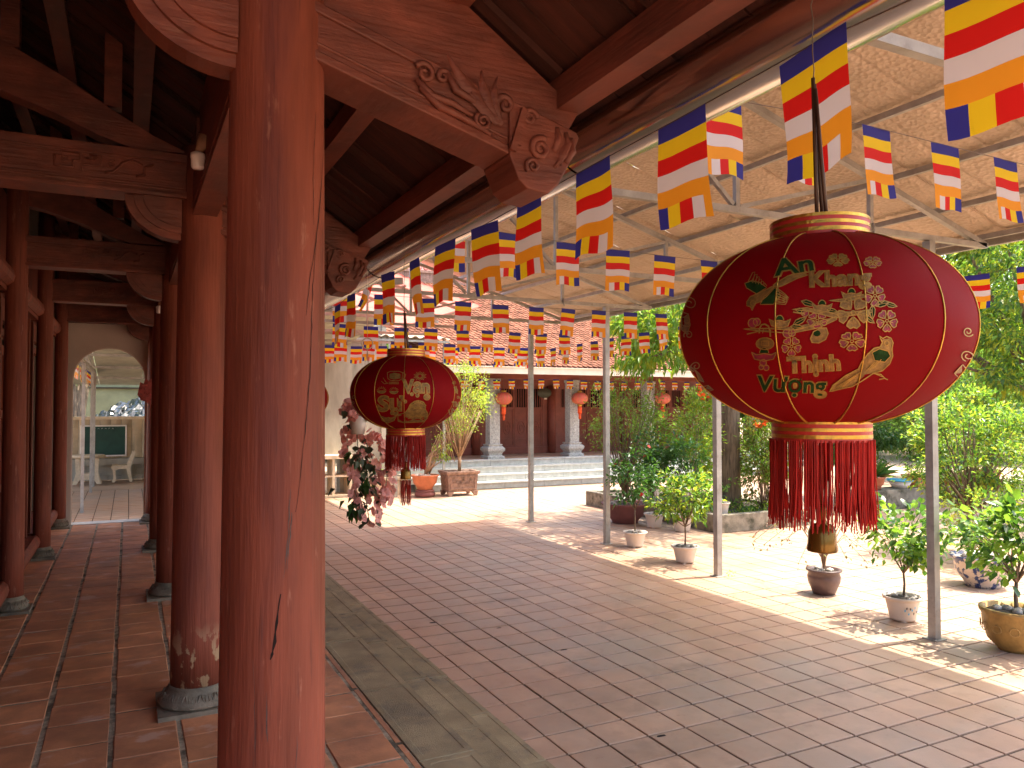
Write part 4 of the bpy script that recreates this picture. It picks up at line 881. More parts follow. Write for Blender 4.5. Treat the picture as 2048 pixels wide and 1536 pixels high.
    bb = [(1212,786),(1232,800),(1255,788),(1282,798),(1294,825),(1285,860),(1290,900),(1270,945),(1225,985),(1170,1000),(1125,1030),(1050,1075),(980,1090),(922,1105),(940,1070),(1010,1015),(1085,975),(1105,935),(1140,890),(1180,855),(1215,848),(1230,825)]
    L.fill(mb, [(1140,890),(1180,855),(1215,848),(1232,805),(1282,798),(1294,825),(1290,900),(1270,945),(1225,985),(1170,1000),(1110,1010),(1085,975)], 1); L.fill(mb, [(1085,975),(1120,1015),(1050,1075),(980,1090),(922,1105),(940,1070),(1010,1015)], 1); L.stroke(mb, bb, 6, close=True)
    wg = [(1165,880),(1210,858),(1262,872),(1275,900),(1240,935),(1180,925)]; L.fill(mb, wg, 2, .002); L.stroke(mb, wg, 5, close=True, o=.003)
    for k in range(3): L.stroke(mb, [(1180+20*k, 935-8*k), (1130+18*k, 985-6*k)], 5, o=.003)
    L.stroke(mb, [(1254+14*math.cos(a), 826+14*math.sin(a)) for a in [2*PI*i/9 for i in range(9)]], 5, close=True, o=.003)
    for k in range(4): L.stroke(mb, [(1100-10*k, 990+8*k), (960+6*k, 1078+5*k)], 4, o=.003)
    L.stroke(mb, [(1165,1000),(1215,1005),(1240,1030),(1255,1036)], 6); L.stroke(mb, [(1240,1028),(1205,1035)], 5); L.stroke(mb, [(1180,1002),(1225,1020)], 4)
    # motifs that wrap round the sides
    for s_, x0 in ((-1, 150), (1, 1700)):
        pass
    mb.new('printed_scrolls')
    for (x, y, r) in ((112,600,40),(88,700,34),(100,780,26),(150,960,30),(1735,760,30),(1722,900,34)): mb.new('printed_scroll'); curl(L, mb, x, y, r, 1, y*.1, 6)
    for ol in ([(120,960),(150,985),(180,1040),(205,1050),(170,1000)], [(190,1080),(230,1070),(262,1095),(225,1110)], [(70,650),(100,660),(108,720),(92,780),(66,750)], [(1640,1000),(1690,950),(1700,990),(1660,1040)]): mb.new('printed_leaf'); L.fill(mb, ol, 1); L.stroke(mb, ol, 5, close=True)
    mb.new('end')
def art2(L, root, sh):
    L.text('Vạn', 900, 452, 310, 200, .02, goldp, goldl, sh); L.text('Sự', 600, 655, 290, 225, .02, goldp, goldl, sh); L.text('Tài', 1368, 640, 90, 60, .0, goldp, goldl, sh); L.text('Lộc', 1335, 725, 110, 80, .3, goldp, goldl, sh)
    mb = Motifs(sh, [goldl, goldp]); mb.new('printed_firework')
    for k in range(20):
        a = 2*PI*k/20; L.stroke(mb, [(945+22*math.cos(a), 310+18*math.sin(a)), (945+(62+14*(k % 2))*math.cos(a), 310+(46+10*(k % 2))*math.sin(a))], 5)
    mb.new('printed_drum')
    dr = [(560,270),(600,255),(700,255),(740,270),(735,340),(700,362),(600,362),(565,340)]; L.stroke(mb, dr, 7, close=True); L.fill(mb, [(585,285),(640,268),(715,285),(715,335),(640,350),(585,335)], 1); L.stroke(mb, [(600,300),(640,285),(680,300),(640,320),(610,315)], 5, o=.003)
    for k in range(12): L.stroke(mb, [(580+10*k, 375), (580+10*k, 405)], 5)
    L.stroke(mb, [(740,268),(775,290),(765,330),(740,340)], 6); L.stroke(mb, [(510,330),(540,380),(570,395),(520,400),(490,370)], 6)
    mb.new('printed_suns')
    for (x, y) in ((490,482),(635,488)):
        mb.new('printed_sun')
        ol = [(x+50*math.cos(a), y+30*math.sin(a)) for a in [PI*i/8 for i in range(9)]]; L.fill(mb, ol, 1); L.stroke(mb, ol, 6, close=True)
        for k in range(9): a = PI + PI*k/8; L.stroke(mb, [(x+32*math.cos(a), y+26*math.sin(a)), (x+56*math.cos(a), y+50*math.sin(a))], 5)
    mb.new('printed_ingots')
    for (x, y, w) in ((578,800,95),): ol = [(x-w,y-30),(x-w*.5,y+6),(x,y-8),(x+w*.5,y+6),(x+w,y-30),(x+w*.7,y+30),(x,y+60),(x-w*.7,y+30)]; L.fill(mb, ol, 1); L.stroke(mb, ol, 7, close=True)
    for (x, y, r) in ((1028,555,38),(850,522,20),(620,740,24),(770,608,20)): mb.new('printed_coin'); ol = [(x+r*math.cos(2*PI*i/10), y+r*math.sin(2*PI*i/10)) for i in range(10)]; L.fill(mb, ol, 1); L.stroke(mb, ol, 6, close=True)
    mb.new('printed_toad')
    fr = [(685,760),(760,745),(800,700),(830,640),(880,605),(930,595),(985,610),(1010,650),(1008,700),(1030,740),(1022,800),(980,845),(850,852),(760,855),(690,840)]; L.fill(mb, fr, 1); L.stroke(mb, fr, 7, close=True)
    for k in range(9): a = PI*1.0 + k*.36; x, y = 925+78*math.cos(a), 668+60*math.sin(a); L.stroke(mb, [(x+15*math.cos(2*PI*i/7), y+13*math.sin(2*PI*i/7)) for i in range(7)], 5, close=True, o=.003)
    L.stroke(mb, [(870,690),(920,680),(980,695)], 8, o=.003); L.stroke(mb, [(800,760),(860,790),(900,770),(960,800)], 6, o=.003); L.stroke(mb, [(760,745),(770,850)], 7, o=.003); L.flower(mb, 955, 785, 34)
    mb.new('printed_scrolls')
    for (x, y, r) in ((1345,390,26),(1375,480,30),(160,560,30),(150,620,24),(1400,560,20)): mb.new('printed_scroll'); curl(L, mb, x, y, r, -1, y, 6)
    for ol in ([(1180,850),(1230,820),(1290,830),(1240,870)], [(1340,440),(1380,430),(1400,520),(1370,500)]): mb.new('printed_leaf'); L.fill(mb, ol, 1); L.stroke(mb, ol, 5, close=True)
    mb.new('end')
lantern((1.262, 1.135, 2.280), .280, .192, R(15), 2.80, 'biggest red lantern in front, printed An Khang Thịnh Vượng with two birds', .165, 3.10, False, art1, (1340, 400, 2.893))
lantern((1.341, 4.0, 2.197), .297, .200, R(-2), 2.64, 'smaller looking red lantern printed Vạn Sự, hanging beside the pink flowers', .175, 3.10, True, art2, (680, 700, 5.908))
lantern((1.32, 6.95, 2.19), .285, .200, R(10), 2.64, 'red lantern almost hidden behind the nearest column, only its edge showing', .175, 3.10, True, None)

# ================================================================ FIVE-STRIPE FLAGS
ROWF = [0, .16, .32, .48, .64, .80, 1.0]; COLF = [0, .16, .37, .58, .79, 1.0]
def flag_mesh(w, h, wave, flip, seed):
    rs = random.Random(seed); us = sorted(set(COLF + [.08, .265, .475, .685, .895])); vsv = []
    for a, b in zip(ROWF, ROWF[1:]): vsv += [a, (a+b)/2]
    vsv.append(1.0); p1, p2, p3 = rs.uniform(0, 6), rs.uniform(0, 6), rs.uniform(-1, 1); V = []
    for v in vsv:
        for u in us:
            amp = wave*(.25 + .75*v); yy = amp*math.sin(u*4.2 + p1 + v*1.3) + amp*.6*math.sin(v*5 + p2)*v; V.append(((u-.5)*w*(1 - .04*v*rs.random()*0) + p3*.02*v, yy, -v*h + .006*math.sin(u*7+p2)*v))
    nu = len(us); F = []; mi = []
    for j in range(len(vsv)-1):
        vm_ = (vsv[j]+vsv[j+1])/2; rw = sum(vm_ > q for q in ROWF[1:])
        for i in range(nu-1):
            um = (us[i]+us[i+1])/2; F.append((j*nu+i, j*nu+i+1, (j+1)*nu+i+1, (j+1)*nu+i))
            if rw < 5: mi.append(rw)
            else: q = um if not flip else 1-um; mi.append([4, 3, 2, 1, 0][sum(q > c_ for c_ in COLF[1:])])
    me = bpy.data.meshes.new('flag'); me.from_pydata(V, [], F); me.polygons.foreach_set('material_index', mi); me.polygons.foreach_set('use_smooth', [True]*len(F))
    for m_ in FM: me.materials.append(m_)
    return me
FMESH = {}
def flags(pts, rz, w, h, wave, flip, desc, group, line, skip=()):
    key = (w, h, flip, wave)
    if key not in FMESH: FMESH[key] = [flag_mesh(w, h, wave, flip, 100 + 7*k + int(w*100)) for k in range(8)]
    for k, p in enumerate(pts):
        o = bpy.data.objects.new('flag', random.choice(FMESH[key])); COL.objects.link(o); o.location = p
        o.rotation_euler = (random.uniform(-.09, .09), random.uniform(-.035, .035), rz + random.uniform(-.16, .16)); ORG[o] = Vector(p)
        tag(o, f'{ORD[k]} {desc}', 'flag', group)
    mb = MB(); a, b = Vector(line[0]), Vector(line[1]); pp = [a] + [Vector(p) for p in pts] + [b]; pp = [a] + sorted([Vector(p) for p in pts], key=lambda q: (q-a).length) + [b]
    mb.tube(pp, .0022, 4); return mb
def string(mb, label): 
    o = build('flag_string', mb, wire, at=mb.v[0]); tag(o, label, 'string', 'strings carrying the flags')
A = [(1.61, .969, 3.055), (1.6, 1.46, 3.078), (1.6, 1.994, 3.066), (1.6, 2.531, 3.059), (1.6, 3.062, 3.05), (1.6, 3.554, 3.04), (1.6, 4.093, 3.05), (1.6, 4.626, 3.042), (1.6, 5.183, 3.045), (1.6, 6.15, 3.022), (1.6, 6.617, 2.985)]
A = [(x*.86, y*.86, 2.13 + (z-2.13)*.86) for x, y, z in A]
string(flags(A, R(90), .218, .297, .012, False, 'striped flag, counted from the right, on the string along the steel gutter', 'flags along the steel gutter', ((1.385, -.8, 2.94), (1.376, 8.6, 2.91))), 'thin string strung along the steel gutter')
def rowx(n, x0, dx, y, z0, sag, x1): return [(x0 + dx*k, y + random.uniform(-.01,.01), z0 - sag*(1 - ((k/(n-1))*2 - 1)**2) + random.uniform(-.004,.004)) for k in range(n)]
for (pts, y, desc, lab) in (
    ([(2.227, 2.5, 3.42), (2.70, 2.5, 3.44), (3.164, 2.5, 3.446), (3.668, 2.5, 3.438), (4.16, 2.5, 3.432), (4.65, 2.5, 3.43), (5.14, 2.5, 3.43)], 2.5, 'nearest crosswise string under the canopy', 'nearest string crossing the courtyard under the canopy'),
    ([(2.10, 5.24, 3.44), (2.562, 5.24, 3.43), (3.083, 5.24, 3.404), (3.554, 5.24, 3.39), (4.027, 5.24, 3.382), (4.499, 5.24, 3.379), (4.97, 5.24, 3.38), (5.44, 5.24, 3.385), (5.9, 5.24, 3.39)], 5.24, 'second nearest crosswise string under the canopy', 'second string crossing the courtyard, above the smaller lantern'),
    ([(2.03, 8.2, 3.345), (2.493, 8.2, 3.334), (2.967, 8.2, 3.324), (3.435, 8.2, 3.313), (3.905, 8.2, 3.305), (4.385, 8.2, 3.302), (4.831, 8.2, 3.309), (5.273, 8.2, 3.312), (5.75, 8.2, 3.314), (6.231, 8.2, 3.32)], 8.2, 'middle crosswise string under the canopy', 'middle string crossing the courtyard'),
    ([(2.25, 11, 3.30), (2.697, 11, 3.288), (3.151, 11, 3.272), (3.614, 11, 3.271), (4.078, 11, 3.28), (4.592, 11, 3.276), (5.014, 11, 3.29), (5.494, 11, 3.282), (5.974, 11, 3.286), (6.40, 11, 3.288)], 11., 'fourth nearest crosswise string under the canopy', 'fourth string crossing the courtyard'),
    ([(2.2 + .49*k, 12.9, 3.21 - .02*math.sin(k)) for k in range(10)], 12.9, 'fifth nearest crosswise string under the canopy end', 'fifth string crossing the courtyard at the canopy end'),
    ([(2.9 + .5*k, 14.6, 3.28 - .03*math.sin(k)) for k in range(11)], 14.6, 'farthest crosswise string before the hall', 'farthest string crossing before the hall')):
    string(flags(pts, 0, .215, .33, .008, y in (8.2, 11., 12.9, 14.6), 'striped flag from the left on the ' + desc, 'flags on the ' + desc, ((1.62, y, pts[0][2]+.02), (pts[-1][0] + .5, y, pts[-1][2]+.02))), 'thin ' + lab)
P_ = [(6.72, 2.95 + .45*k, 3.31 - .009*k) for k in range(23)]
string(flags(P_, R(90), .215, .30, .02, True, 'striped flag from the right on the string along the grey posts', 'flags along the grey posts', ((6.72, .2, 3.33), (6.72, 13.4, 3.1))), 'thin string strung along the row of grey posts')
H_ = [(7.5 + .46*k, 18.9, 2.83 - .02*math.sin(k*.7)) for k in range(22)]
string(flags(H_, 0, .2, .26, .012, False, 'small striped flag from the left on the string under the hall eave', 'flags under the hall eave', ((6.9, 18.9, 2.85), (18.6, 18.9, 2.85))), 'thin string strung under the hall eave')
K_ = [(-.86, 14.2 + .62*k, 2.93) for k in range(15)]
string(flags(K_, R(90), .22, .32, .01, False, 'striped flag from the near end on the row seen through the arch', 'flags seen through the arch', ((-.86, 13, 2.95), (-.86, 23.4, 2.95))), 'thin string of the flags seen through the arch')
# a folded flag caught high on the far crosswise string
t = bpy.data.objects.new('folded_flag', flag_mesh(.12, .30, .05, True, 9)); COL.objects.link(t); t.location = (1.72, 6.0, 3.17); t.rotation_euler = (.05, .25, .5); ORG[t] = Vector(t.location)
tag(t, 'twisted folded flag hanging just right of the carved beam end behind the nearest column', 'flag')
# ================================================================ HANGING FLOWERS
PXm = 4.94/1550
rt_, fw_ = Vector((.896, -.443, 0)), Vector((.443, .896, 0)); oc = Vector((1.31, 4.87, 2.0))
def op(u, v, dpt=0.): return oc + rt_*((u-708)*PXm) + Vector((0, 0, (850-v)*PXm)) + fw_*dpt
ho = thing('hanging_orchids', tuple(oc), 'pink silk orchids trailing from a white cup hung on a wire hook', 'flowers')
mb = MB(); c_ = op(709, 850); mb.lathe([(0, -.055), (.042, -.055), (.058, .06), (.055, .06), (.04, -.045), (0, -.045)], c_, 24); build('cup', mb, cup, ho)
mb = MB(); h0 = op(727, 700); mb.tube([h0 + Vector((0, 0, .70)), h0 + Vector((0, 0, .08))], .0015, 4); mb.tube([h0 + rt_*.035*math.cos(a) + Vector((0, 0, .045 + .035*math.sin(a))) for a in [PI/2 + 2*PI*i/14 for i in range(15)]], .004, 6)
for s in (-1, 1, .3): mb.tube([h0 + Vector((0, 0, .01)), h0 + rt_*.02*s + Vector((0, 0, -.18)), c_ + rt_*.045*s + Vector((0, 0, .06))], .0018, 4)
build('hook_wire', mb, creamst, ho)
fl = MB()
for k in range(5):
    a = 2*PI*k/5; pts = []
    for (q, w, z) in ((.05, .02, 0), (.5, .42, .12), (.8, .40, .1), (1, .0, .0)):
        pts += [(q*math.cos(a) - w*math.sin(a), q*math.sin(a) + w*math.cos(a), z), (q*math.cos(a) + w*math.sin(a), q*math.sin(a) - w*math.cos(a), z)]
    fl.add(pts, [(0, 1, 3, 2), (2, 3, 5, 4), (4, 5, 7, 6)])
fl.add([(0,0,0),(.12,.1,.2),(-.12,.1,.2),(0,-.12,.2)], [(0,1,2),(0,2,3),(0,3,1)], 0)
fme = bpy.data.meshes.new('blossom'); fme.from_pydata(fl.v, [], fl.f); fme.materials.append(petal)
lf = MB(); lf.add([(0,0,0),(.30,.32,.06),(.42,0,0),(.30,-.32,.06),(.70,.34,.05),(.78,0,-.03),(.70,-.34,.05),(1,0,-.1)], [(0,1,2),(0,2,3),(1,4,5,2),(2,5,6,3),(4,7,5),(5,7,6)], 0, True)
def leafme(name, mat, wid=1., curl_=1.):
    me = bpy.data.meshes.new(name); me.from_pydata([(x, y*wid, z*curl_) for x, y, z in lf.v], [], lf.f); me.polygons.foreach_set('use_smooth', [True]*len(lf.f)); me.materials.append(mat); return me
lme = leafme('leaf', leafor, 1.2, .5)
mb = MB(); strands = [([(715,812),(695,830),(686,870),(690,920),(703,975),(722,1035)], 46, .85), ([(706,860),(712,920),(722,985),(735,1045)], 30, .45), ([(722,875),(742,930),(745,990),(752,1045)], 30, .5), ([(735,865),(760,885),(770,930),(766,975),(755,1010)], 56, .9), ([(728,800),(706,800),(690,815),(700,832)], 30, 1.)]
for pts, n, pk in strands:
    P3 = [op(u, v, random.uniform(-.03, .03)) for u, v in pts]; mb.tube(P3, .003, 5)
    for k in range(n):
        t = (k + random.random())/n*(len(P3)-1.001); i = int(t); p = P3[i].lerp(P3[i+1], t-i) + Vector((random.gauss(0, .022), random.gauss(0, .03), random.gauss(0, .012)))
        out_ = Vector((random.gauss(0, 1), random.gauss(-.7, .8), random.gauss(0, .5))).normalized()
        if random.random() < pk + (.25 if t > len(P3)-1.6 else 0): inst('blossom', fme, ho, p + out_*.012, out_.to_track_quat('Z', 'Y').to_euler(), random.uniform(.027, .038))
        else: inst('leaf', lme, ho, p, (out_*.7 + Vector((0, 0, -.5))).to_track_quat('X', 'Z').to_euler(), random.uniform(.045, .065))
for k in range(26): p = c_ + Vector((random.gauss(0, .04), random.gauss(0, .04), random.uniform(.04, .12))); inst('leaf' if k % 3 else 'blossom', lme if k % 3 else fme, ho, p, (random.uniform(-1, 1), random.uniform(-1, 1), random.uniform(0, 6)), .05 if k % 3 else .03)
V, _ = clumps(op(712, 945), (.05, .06, .26), 14, 10, .07, .05, .8, droop=.4); leaves_obj('inner_leaves', V, [leafor, leafd], ho)
build('stem', mb, leafor, ho)

# ================================================================ POTS AND PLANTS
def pot(t, x, y, r, h, m, style='plastic', z=0.):
    mb = MB()
    if style == 'plastic': pr = [(0, .012), (r*.62, .012), (r*.66, .03), (r*.86, h*.80), (r*.9, h*.86), (r*1.0, h*.9), (r*1.03, h*.97), (r*.99, h), (r*.9, h*.985), (r*.86, h*.9), (0, h*.89)]
    elif style == 'bowl': pr = [(0, .0), (r*.55, .0), (r*.57, .04), (r*.62, .07), (r*.84, h*.45), (r*.93, h*.85), (r*1.03, h*.94), (r*1.03, h), (r*.93, h), (r*.9, h*.92), (0, h*.9)]
    elif style == 'jar': pr = [(0, 0), (r*.62, 0), (r*.7, h*.12), (r*.94, h*.5), (r*.97, h*.72), (r*.88, h*.88), (r*1.05, h*.94), (r*1.05, h), (r*.86, h), (r*.84, h*.9), (0, h*.88)]
    elif style == 'round': pr = [(0, 0), (r*.5, 0), (r*.55, .02), (r*.82, h*.25), (r*.96, h*.6), (r*.98, h*.84), (r*1.06, h*.93), (r*1.06, h), (r*.92, h), (r*.9, h*.9), (0, h*.88)]
    mb.lathe(pr, (x, y, z), 36)
    if style == 'plastic':
        for k in range(4): a = PI/4 + PI/2*k; mb.box(x+r*.5*math.cos(a)-.02, x+r*.5*math.cos(a)+.02, y+r*.5*math.sin(a)-.02, y+r*.5*math.sin(a)+.02, z, z+.02)
    o = build('pot', mb, m, t)
    mb = MB(); mb.lathe([(r*.86, h*.9), (r*.5, h*.93), (0, h*.94)], (x, y, z), 20); build('soil', mb, soil, t)
    mb = MB()
    for k in range(9): a = random.uniform(0, 6.3); q = r*random.uniform(.1, .68); mb.rock((x+q*math.cos(a), y+q*math.sin(a), z+h*.95), r*random.uniform(.12, .24))
    build('stones', mb, pebble, t, kind='stuff'); return o
def shrub(t, x, y, z0, fork, top, rad, mats, nc, nl, L, Wd, stems=6, r0=.014, droop=.1, singles=0, cr=.13, flat=.8, m_b=None, flowers=None, shell=.35, out=.5):
    zc = (fork + top)/2; rz = (top - fork)/2; C = (x, y, zc + rz*.1)
    V, cs = clumps(C, (rad, rad, rz), nc, nl, cr, L, Wd, droop, shell, flat, out)
    leaves_obj('foliage', V, mats, t)
    mb = MB(); mb.tube([(x, y, z0), (x+random.uniform(-.015,.015), y+random.uniform(-.015,.015), (z0+fork)/2), (x, y, fork)], [r0, r0*.85, r0*.7], 8)
    k = random.sample(range(len(cs)), min(stems, len(cs))); branches(mb, (x, y, fork - .02), [cs[i] for i in k], r0*.62, .002); build('trunk', mb, m_b or bark, t)
    if singles:
        lm = [leafme('leaf', mats[0], .85, 1.2), leafme('leaf', mats[-1], .8, 1.), leafme('leaf', mats[0], .95, -.6)]
        for q in range(singles):
            c0 = Vector(random.choice(cs)); p = c0 + Vector([random.gauss(0, .42)*cr for _ in range(3)]); d = (p - Vector(C)).normalized()*.8 + Vector((random.gauss(0,.45), random.gauss(0,.45), random.gauss(.05,.45)))
            inst('leaf', random.choice(lm), t, p, (d.to_track_quat('X', 'Z').to_matrix() @ Matrix.Rotation(random.uniform(-.7,.7), 3, 'X')).to_euler(), L*random.uniform(.8, 1.35))
    if flowers:
        fm, n = flowers
        for q in range(n): c0 = Vector(random.choice(cs)); d = (c0 - Vector(C)).normalized(); me = bpy.data.meshes.get('fl_'+fm.name) or fme.copy(); me.name = 'fl_'+fm.name; me.materials.clear(); me.materials.append(fm); inst('blossom', me, t, c0 + d*cr*.7, (d + Vector((0,-.4,.3))).to_track_quat('Z', 'Y').to_euler(), random.uniform(.03, .042))
# front row, near to far
t = thing('potted_shrub', (6.95, 4.16, 0), 'leafy camellia in a golden relief pot at the right edge', 'potted plant'); pot(t, 6.95, 4.16, .26, .36, potgold, 'round')
mb = MB()
for k in range(12):
    a = 2*PI*k/12; 
    mb.tube([(6.95+.262*math.cos(a+.16*math.cos(q)*.9), 4.16+.262*math.sin(a+.16*math.cos(q)*.9), .20+.045*math.sin(q)*(1-q/14)) for q in [i*.6 for i in range(12)]], .005, 5)
build('relief_pattern', mb, potgold, t)
shrub(t, 6.98, 4.16, .3, .60, 1.24, .46, [leafm, leafd], 50, 12, .085, .62, 12, .02, singles=290, cr=.15)
t = thing('potted_shrub', (6.9, 5.22, 0), 'leafy camellia in a cream pot with teal floral print, left of the nearest grey post', 'potted plant'); po = pot(t, 6.9, 5.22, .18, .245, potw)
mb = MB()
for k in range(9):
    a = -2.4 + k*.11; z = .13 + .03*math.sin(k*2.3); r_ = .152; mb.add([(6.9+r_*math.cos(a+da), 5.22+r_*math.sin(a+da), z+dz) for da, dz in ((0,0),(.07,.012),(.10,-.004),(.03,-.018))], [(0,1,2,3)], k % 2)
build('printed_flowers', mb, [bluepl, potdk], po)
shrub(t, 6.92, 5.22, .22, .48, 1.14, .40, [leafm, leafd], 40, 10, .08, .62, 10, .013, singles=280, cr=.14)
t = thing('potted_shrub', (7.07, 6.34, 0), 'nearly bare wiry plant in a dark glazed pot topped with white stones', 'potted plant'); pot(t, 7.07, 6.34, .185, .28, potdk, 'jar')
mb = MB(); lv = []
for k in range(22):
    a = random.uniform(0, 6.3); q = random.uniform(.35, .85); h = random.uniform(.3, .75); e = Vector((7.07+q*math.cos(a), 6.34+q*math.sin(a), .3+h*.5)); m_ = Vector((7.07+q*.45*math.cos(a), 6.34+q*.45*math.sin(a), .35+h)); mb.tube([(7.07, 6.34, .27), (7.07+.03*math.cos(a), 6.34+.03*math.sin(a), .40+.1*random.random()), m_, e], [.007,.006,.004,.003], 5); lv += [e + Vector((random.gauss(0,.04), random.gauss(0,.04), random.gauss(0,.04))) for _ in range(6)]
for k in range(3): mb.tube([(7.07+.01*k, 6.34, .25), (7.06+.015*k, 6.34, .50), (7.06+.02*k, 6.35, .72)], .007, 6)
build('stems', mb, twig, t); lv = np.array([list(p) for p in lv]); leaves_obj('foliage', leaf_arrays(lv, np.random.normal(0, 1, lv.shape) + [0, 0, -.6], .04, .6), [pottg, leafo], t)
t = thing('potted_shrub', (6.78, 8.42, 0), 'bright green leafy bush in a cream pot, just left of the third grey post', 'potted plant'); pot(t, 6.78, 8.42, .185, .23, potw)
shrub(t, 6.78, 8.42, .2, .50, 1.22, .44, [leafm, leafm, leafd, leafy], 48, 34, .075, .5, 12, .013, cr=.13)
t = thing('potted_shrub', (6.86, 9.69, 0), 'dark leaved red flowered camellia in a cream pot, right of the second post', 'potted plant'); pot(t, 6.86, 9.69, .18, .23, potw)
shrub(t, 6.86, 9.69, .2, .58, 1.40, .42, [leafd], 34, 30, .075, .55, 10, .012, cr=.13, flowers=(petalr, 4))
t = thing('potted_shrub', (8.22, 11.04, 0), 'dark leaved camellia in a small cream pot beside the big maroon bowl', 'potted plant'); pot(t, 8.22, 11.04, .18, .25, potw)
shrub(t, 8.22, 11.04, .2, .62, 1.62, .42, [leafd], 30, 30, .08, .55, 8, .012, flowers=(petalr, 2))
t = thing('potted_shrub', (8.40, 10.5, 0), 'dark leaved bush in a cream pot against the corner of the mossy kerb', 'potted plant'); pot(t, 8.40, 10.5, .19, .29, potw)
shrub(t, 8.40, 10.5, .24, .7, 1.65, .45, [leafd], 32, 30, .08, .55, 8, .012, flowers=(petalr, 2))
t = thing('potted_tree', (8.1, 11.75, 0), 'tall feathery shrub in a wide maroon bowl behind the second grey post', 'potted plant'); pot(t, 8.1, 11.75, .42, .36, potm, 'bowl')
V, cs = clumps((8.1, 11.75, 1.95), (.75, .75, .78), 90, 46, .17, .055, .4, .05, .3, .8, .5); leaves_obj('foliage', V, [leafo, leafm], t)
mb = MB(); branches(mb, (8.1, 11.75, .5), cs[::2], .014, .003, bend=.1); mb.tube([(8.1, 11.75, .3), (8.1, 11.75, .55)], .035, 8)
for k in range(5): mb.tube([(8.1+.02*k, 11.75, .3), (8.0+.06*k, 11.75+.02*k, .8), (7.9+.12*k, 11.7, 1.3)], .012, 6)
build('stems', mb, bark, t)
t = thing('potted_plant', (9.04, 5.78, 0), 'shrub in a blue and white glazed bowl half hidden by the golden pot plant', 'potted plant'); pot(t, 9.04, 5.78, .33, .36, potblue, 'bowl')
shrub(t, 9.04, 5.78, .3, .45, .85, .35, [leafm, leafo], 14, 16, .08, .5)
t = thing('terracotta_bowl', (6.2, 17.1, 0), 'terracotta bowl on a round pedestal with drooping bonsai, left of the carved planter', 'potted plant')
mb = MB(); mb.lathe([(0,0),(.20,0),(.24,.03),(.24,.09),(.20,.12),(.23,.15),(.20,.17),(.0,.17)], (6.2, 17.1, 0), 28); build('pedestal', mb, potm, t)
pot(t, 6.2, 17.1, .32, .34, pott, 'bowl', z=.17)
V, cs = clumps((6.55, 17.05, 1.15), (.28, .28, .42), 20, 16, .12, .05, .45, .4, .5); leaves_obj('foliage', V, [leafm, leafy], t)
mb = MB(); branches(mb, (6.2, 17.1, .5), cs[:10], .02, .004, bend=.5)
for k in range(6): a = k; mb.tube([(6.3, 17.1, .5), (6.35+.05*k, 17.05, 1.1), (6.5+.05*k, 17.0, 1.45), (6.6+.06*k, 17.0, 1.1-.06*k)], .009, 5)
build('stems', mb, twig, t)
t = thing('carved_planter', (7.04, 17.06, 0), 'bushy yellow-green tree in a carved rectangular clay planter on short feet', 'potted plant')
mb = MB(); x, y = 7.04, 17.06; vs = []
for (w, d, z) in ((.33,.22,.10),(.33,.22,.12),(.35,.24,.13),(.38,.26,.50),(.40,.28,.51),(.42,.30,.55),(.42,.30,.58),(.36,.24,.58),(.35,.23,.54)): vs += [(x-w,y-d,z),(x+w,y-d,z),(x+w,y+d,z),(x-w,y+d,z)]
mb.add(vs, [(4*i+j, 4*i+(j+1)%4, 4*i+4+(j+1)%4, 4*i+4+j) for i in range(8) for j in range(4)] + [(3,2,1,0)])
for sx in (-1, 1):
    for sy in (-1, 1): mb.add([(x+sx*.36-.0,y+sy*.25,0),(x+sx*.30,y+sy*.25,.0),(x+sx*.30,y+sy*.20,0),(x+sx*.36,y+sy*.20,0),(x+sx*.38,y+sy*.26,.12),(x+sx*.22,y+sy*.26,.12),(x+sx*.22,y+sy*.16,.12),(x+sx*.38,y+sy*.16,.12)], [(0,1,5,4),(1,2,6,5),(2,3,7,6),(3,0,4,7),(0,3,2,1),(4,5,6,7)])
pl = build('planter', mb, pottg, t)
mb = MB(); mb.box(x-.31, x+.31, y-.265, y-.245, .17, .19); mb.box(x-.34, x+.34, y-.278, y-.255, .45, .47); mb.box(x-.31,x-.29,y-.27,y-.245,.19,.45); mb.box(x+.29,x+.31,y-.27,y-.245,.19,.45)
for k in range(9): cxx = x-.24+.06*k; mb.tube([(cxx+.04*(1-q/12)*math.cos(q), y-.265, .32+.05*math.sin(k*2)+.04*(1-q/12)*math.sin(q)) for q in [i*.7 for i in range(12)]], .007, 4)
build('relief_pattern', mb, pottg, pl)
mb = MB(); mb.box(x-.35, x+.35, y-.23, y+.23, .53, .545); build('soil', mb, soil, t)
V, cs = clumps((7.1, 17.1, 2.3), (.85, .8, .95), 110, 44, .2, .055, .42, .05, .3, .9, .6); leaves_obj('foliage', V, [leafy, leafm, leafy], t)
mb = MB(); low = [c for c in cs]; branches(mb, (7.06, 17.08, .95), low[::3], .02, .003, bend=.12, n=5); mb.tube([(7.06, 17.08, .53), (7.06, 17.08, .98)], .045, 8)
for k in range(10): a = k*.63; mb.tube([(7.06, 17.08, .85), (7.06+.22*math.cos(a), 17.08+.2*math.sin(a), 1.3), (7.1+.5*math.cos(a), 17.1+.5*math.sin(a), 2.0)], [.02,.015,.008], 6)
build('stems', mb, twig, t)

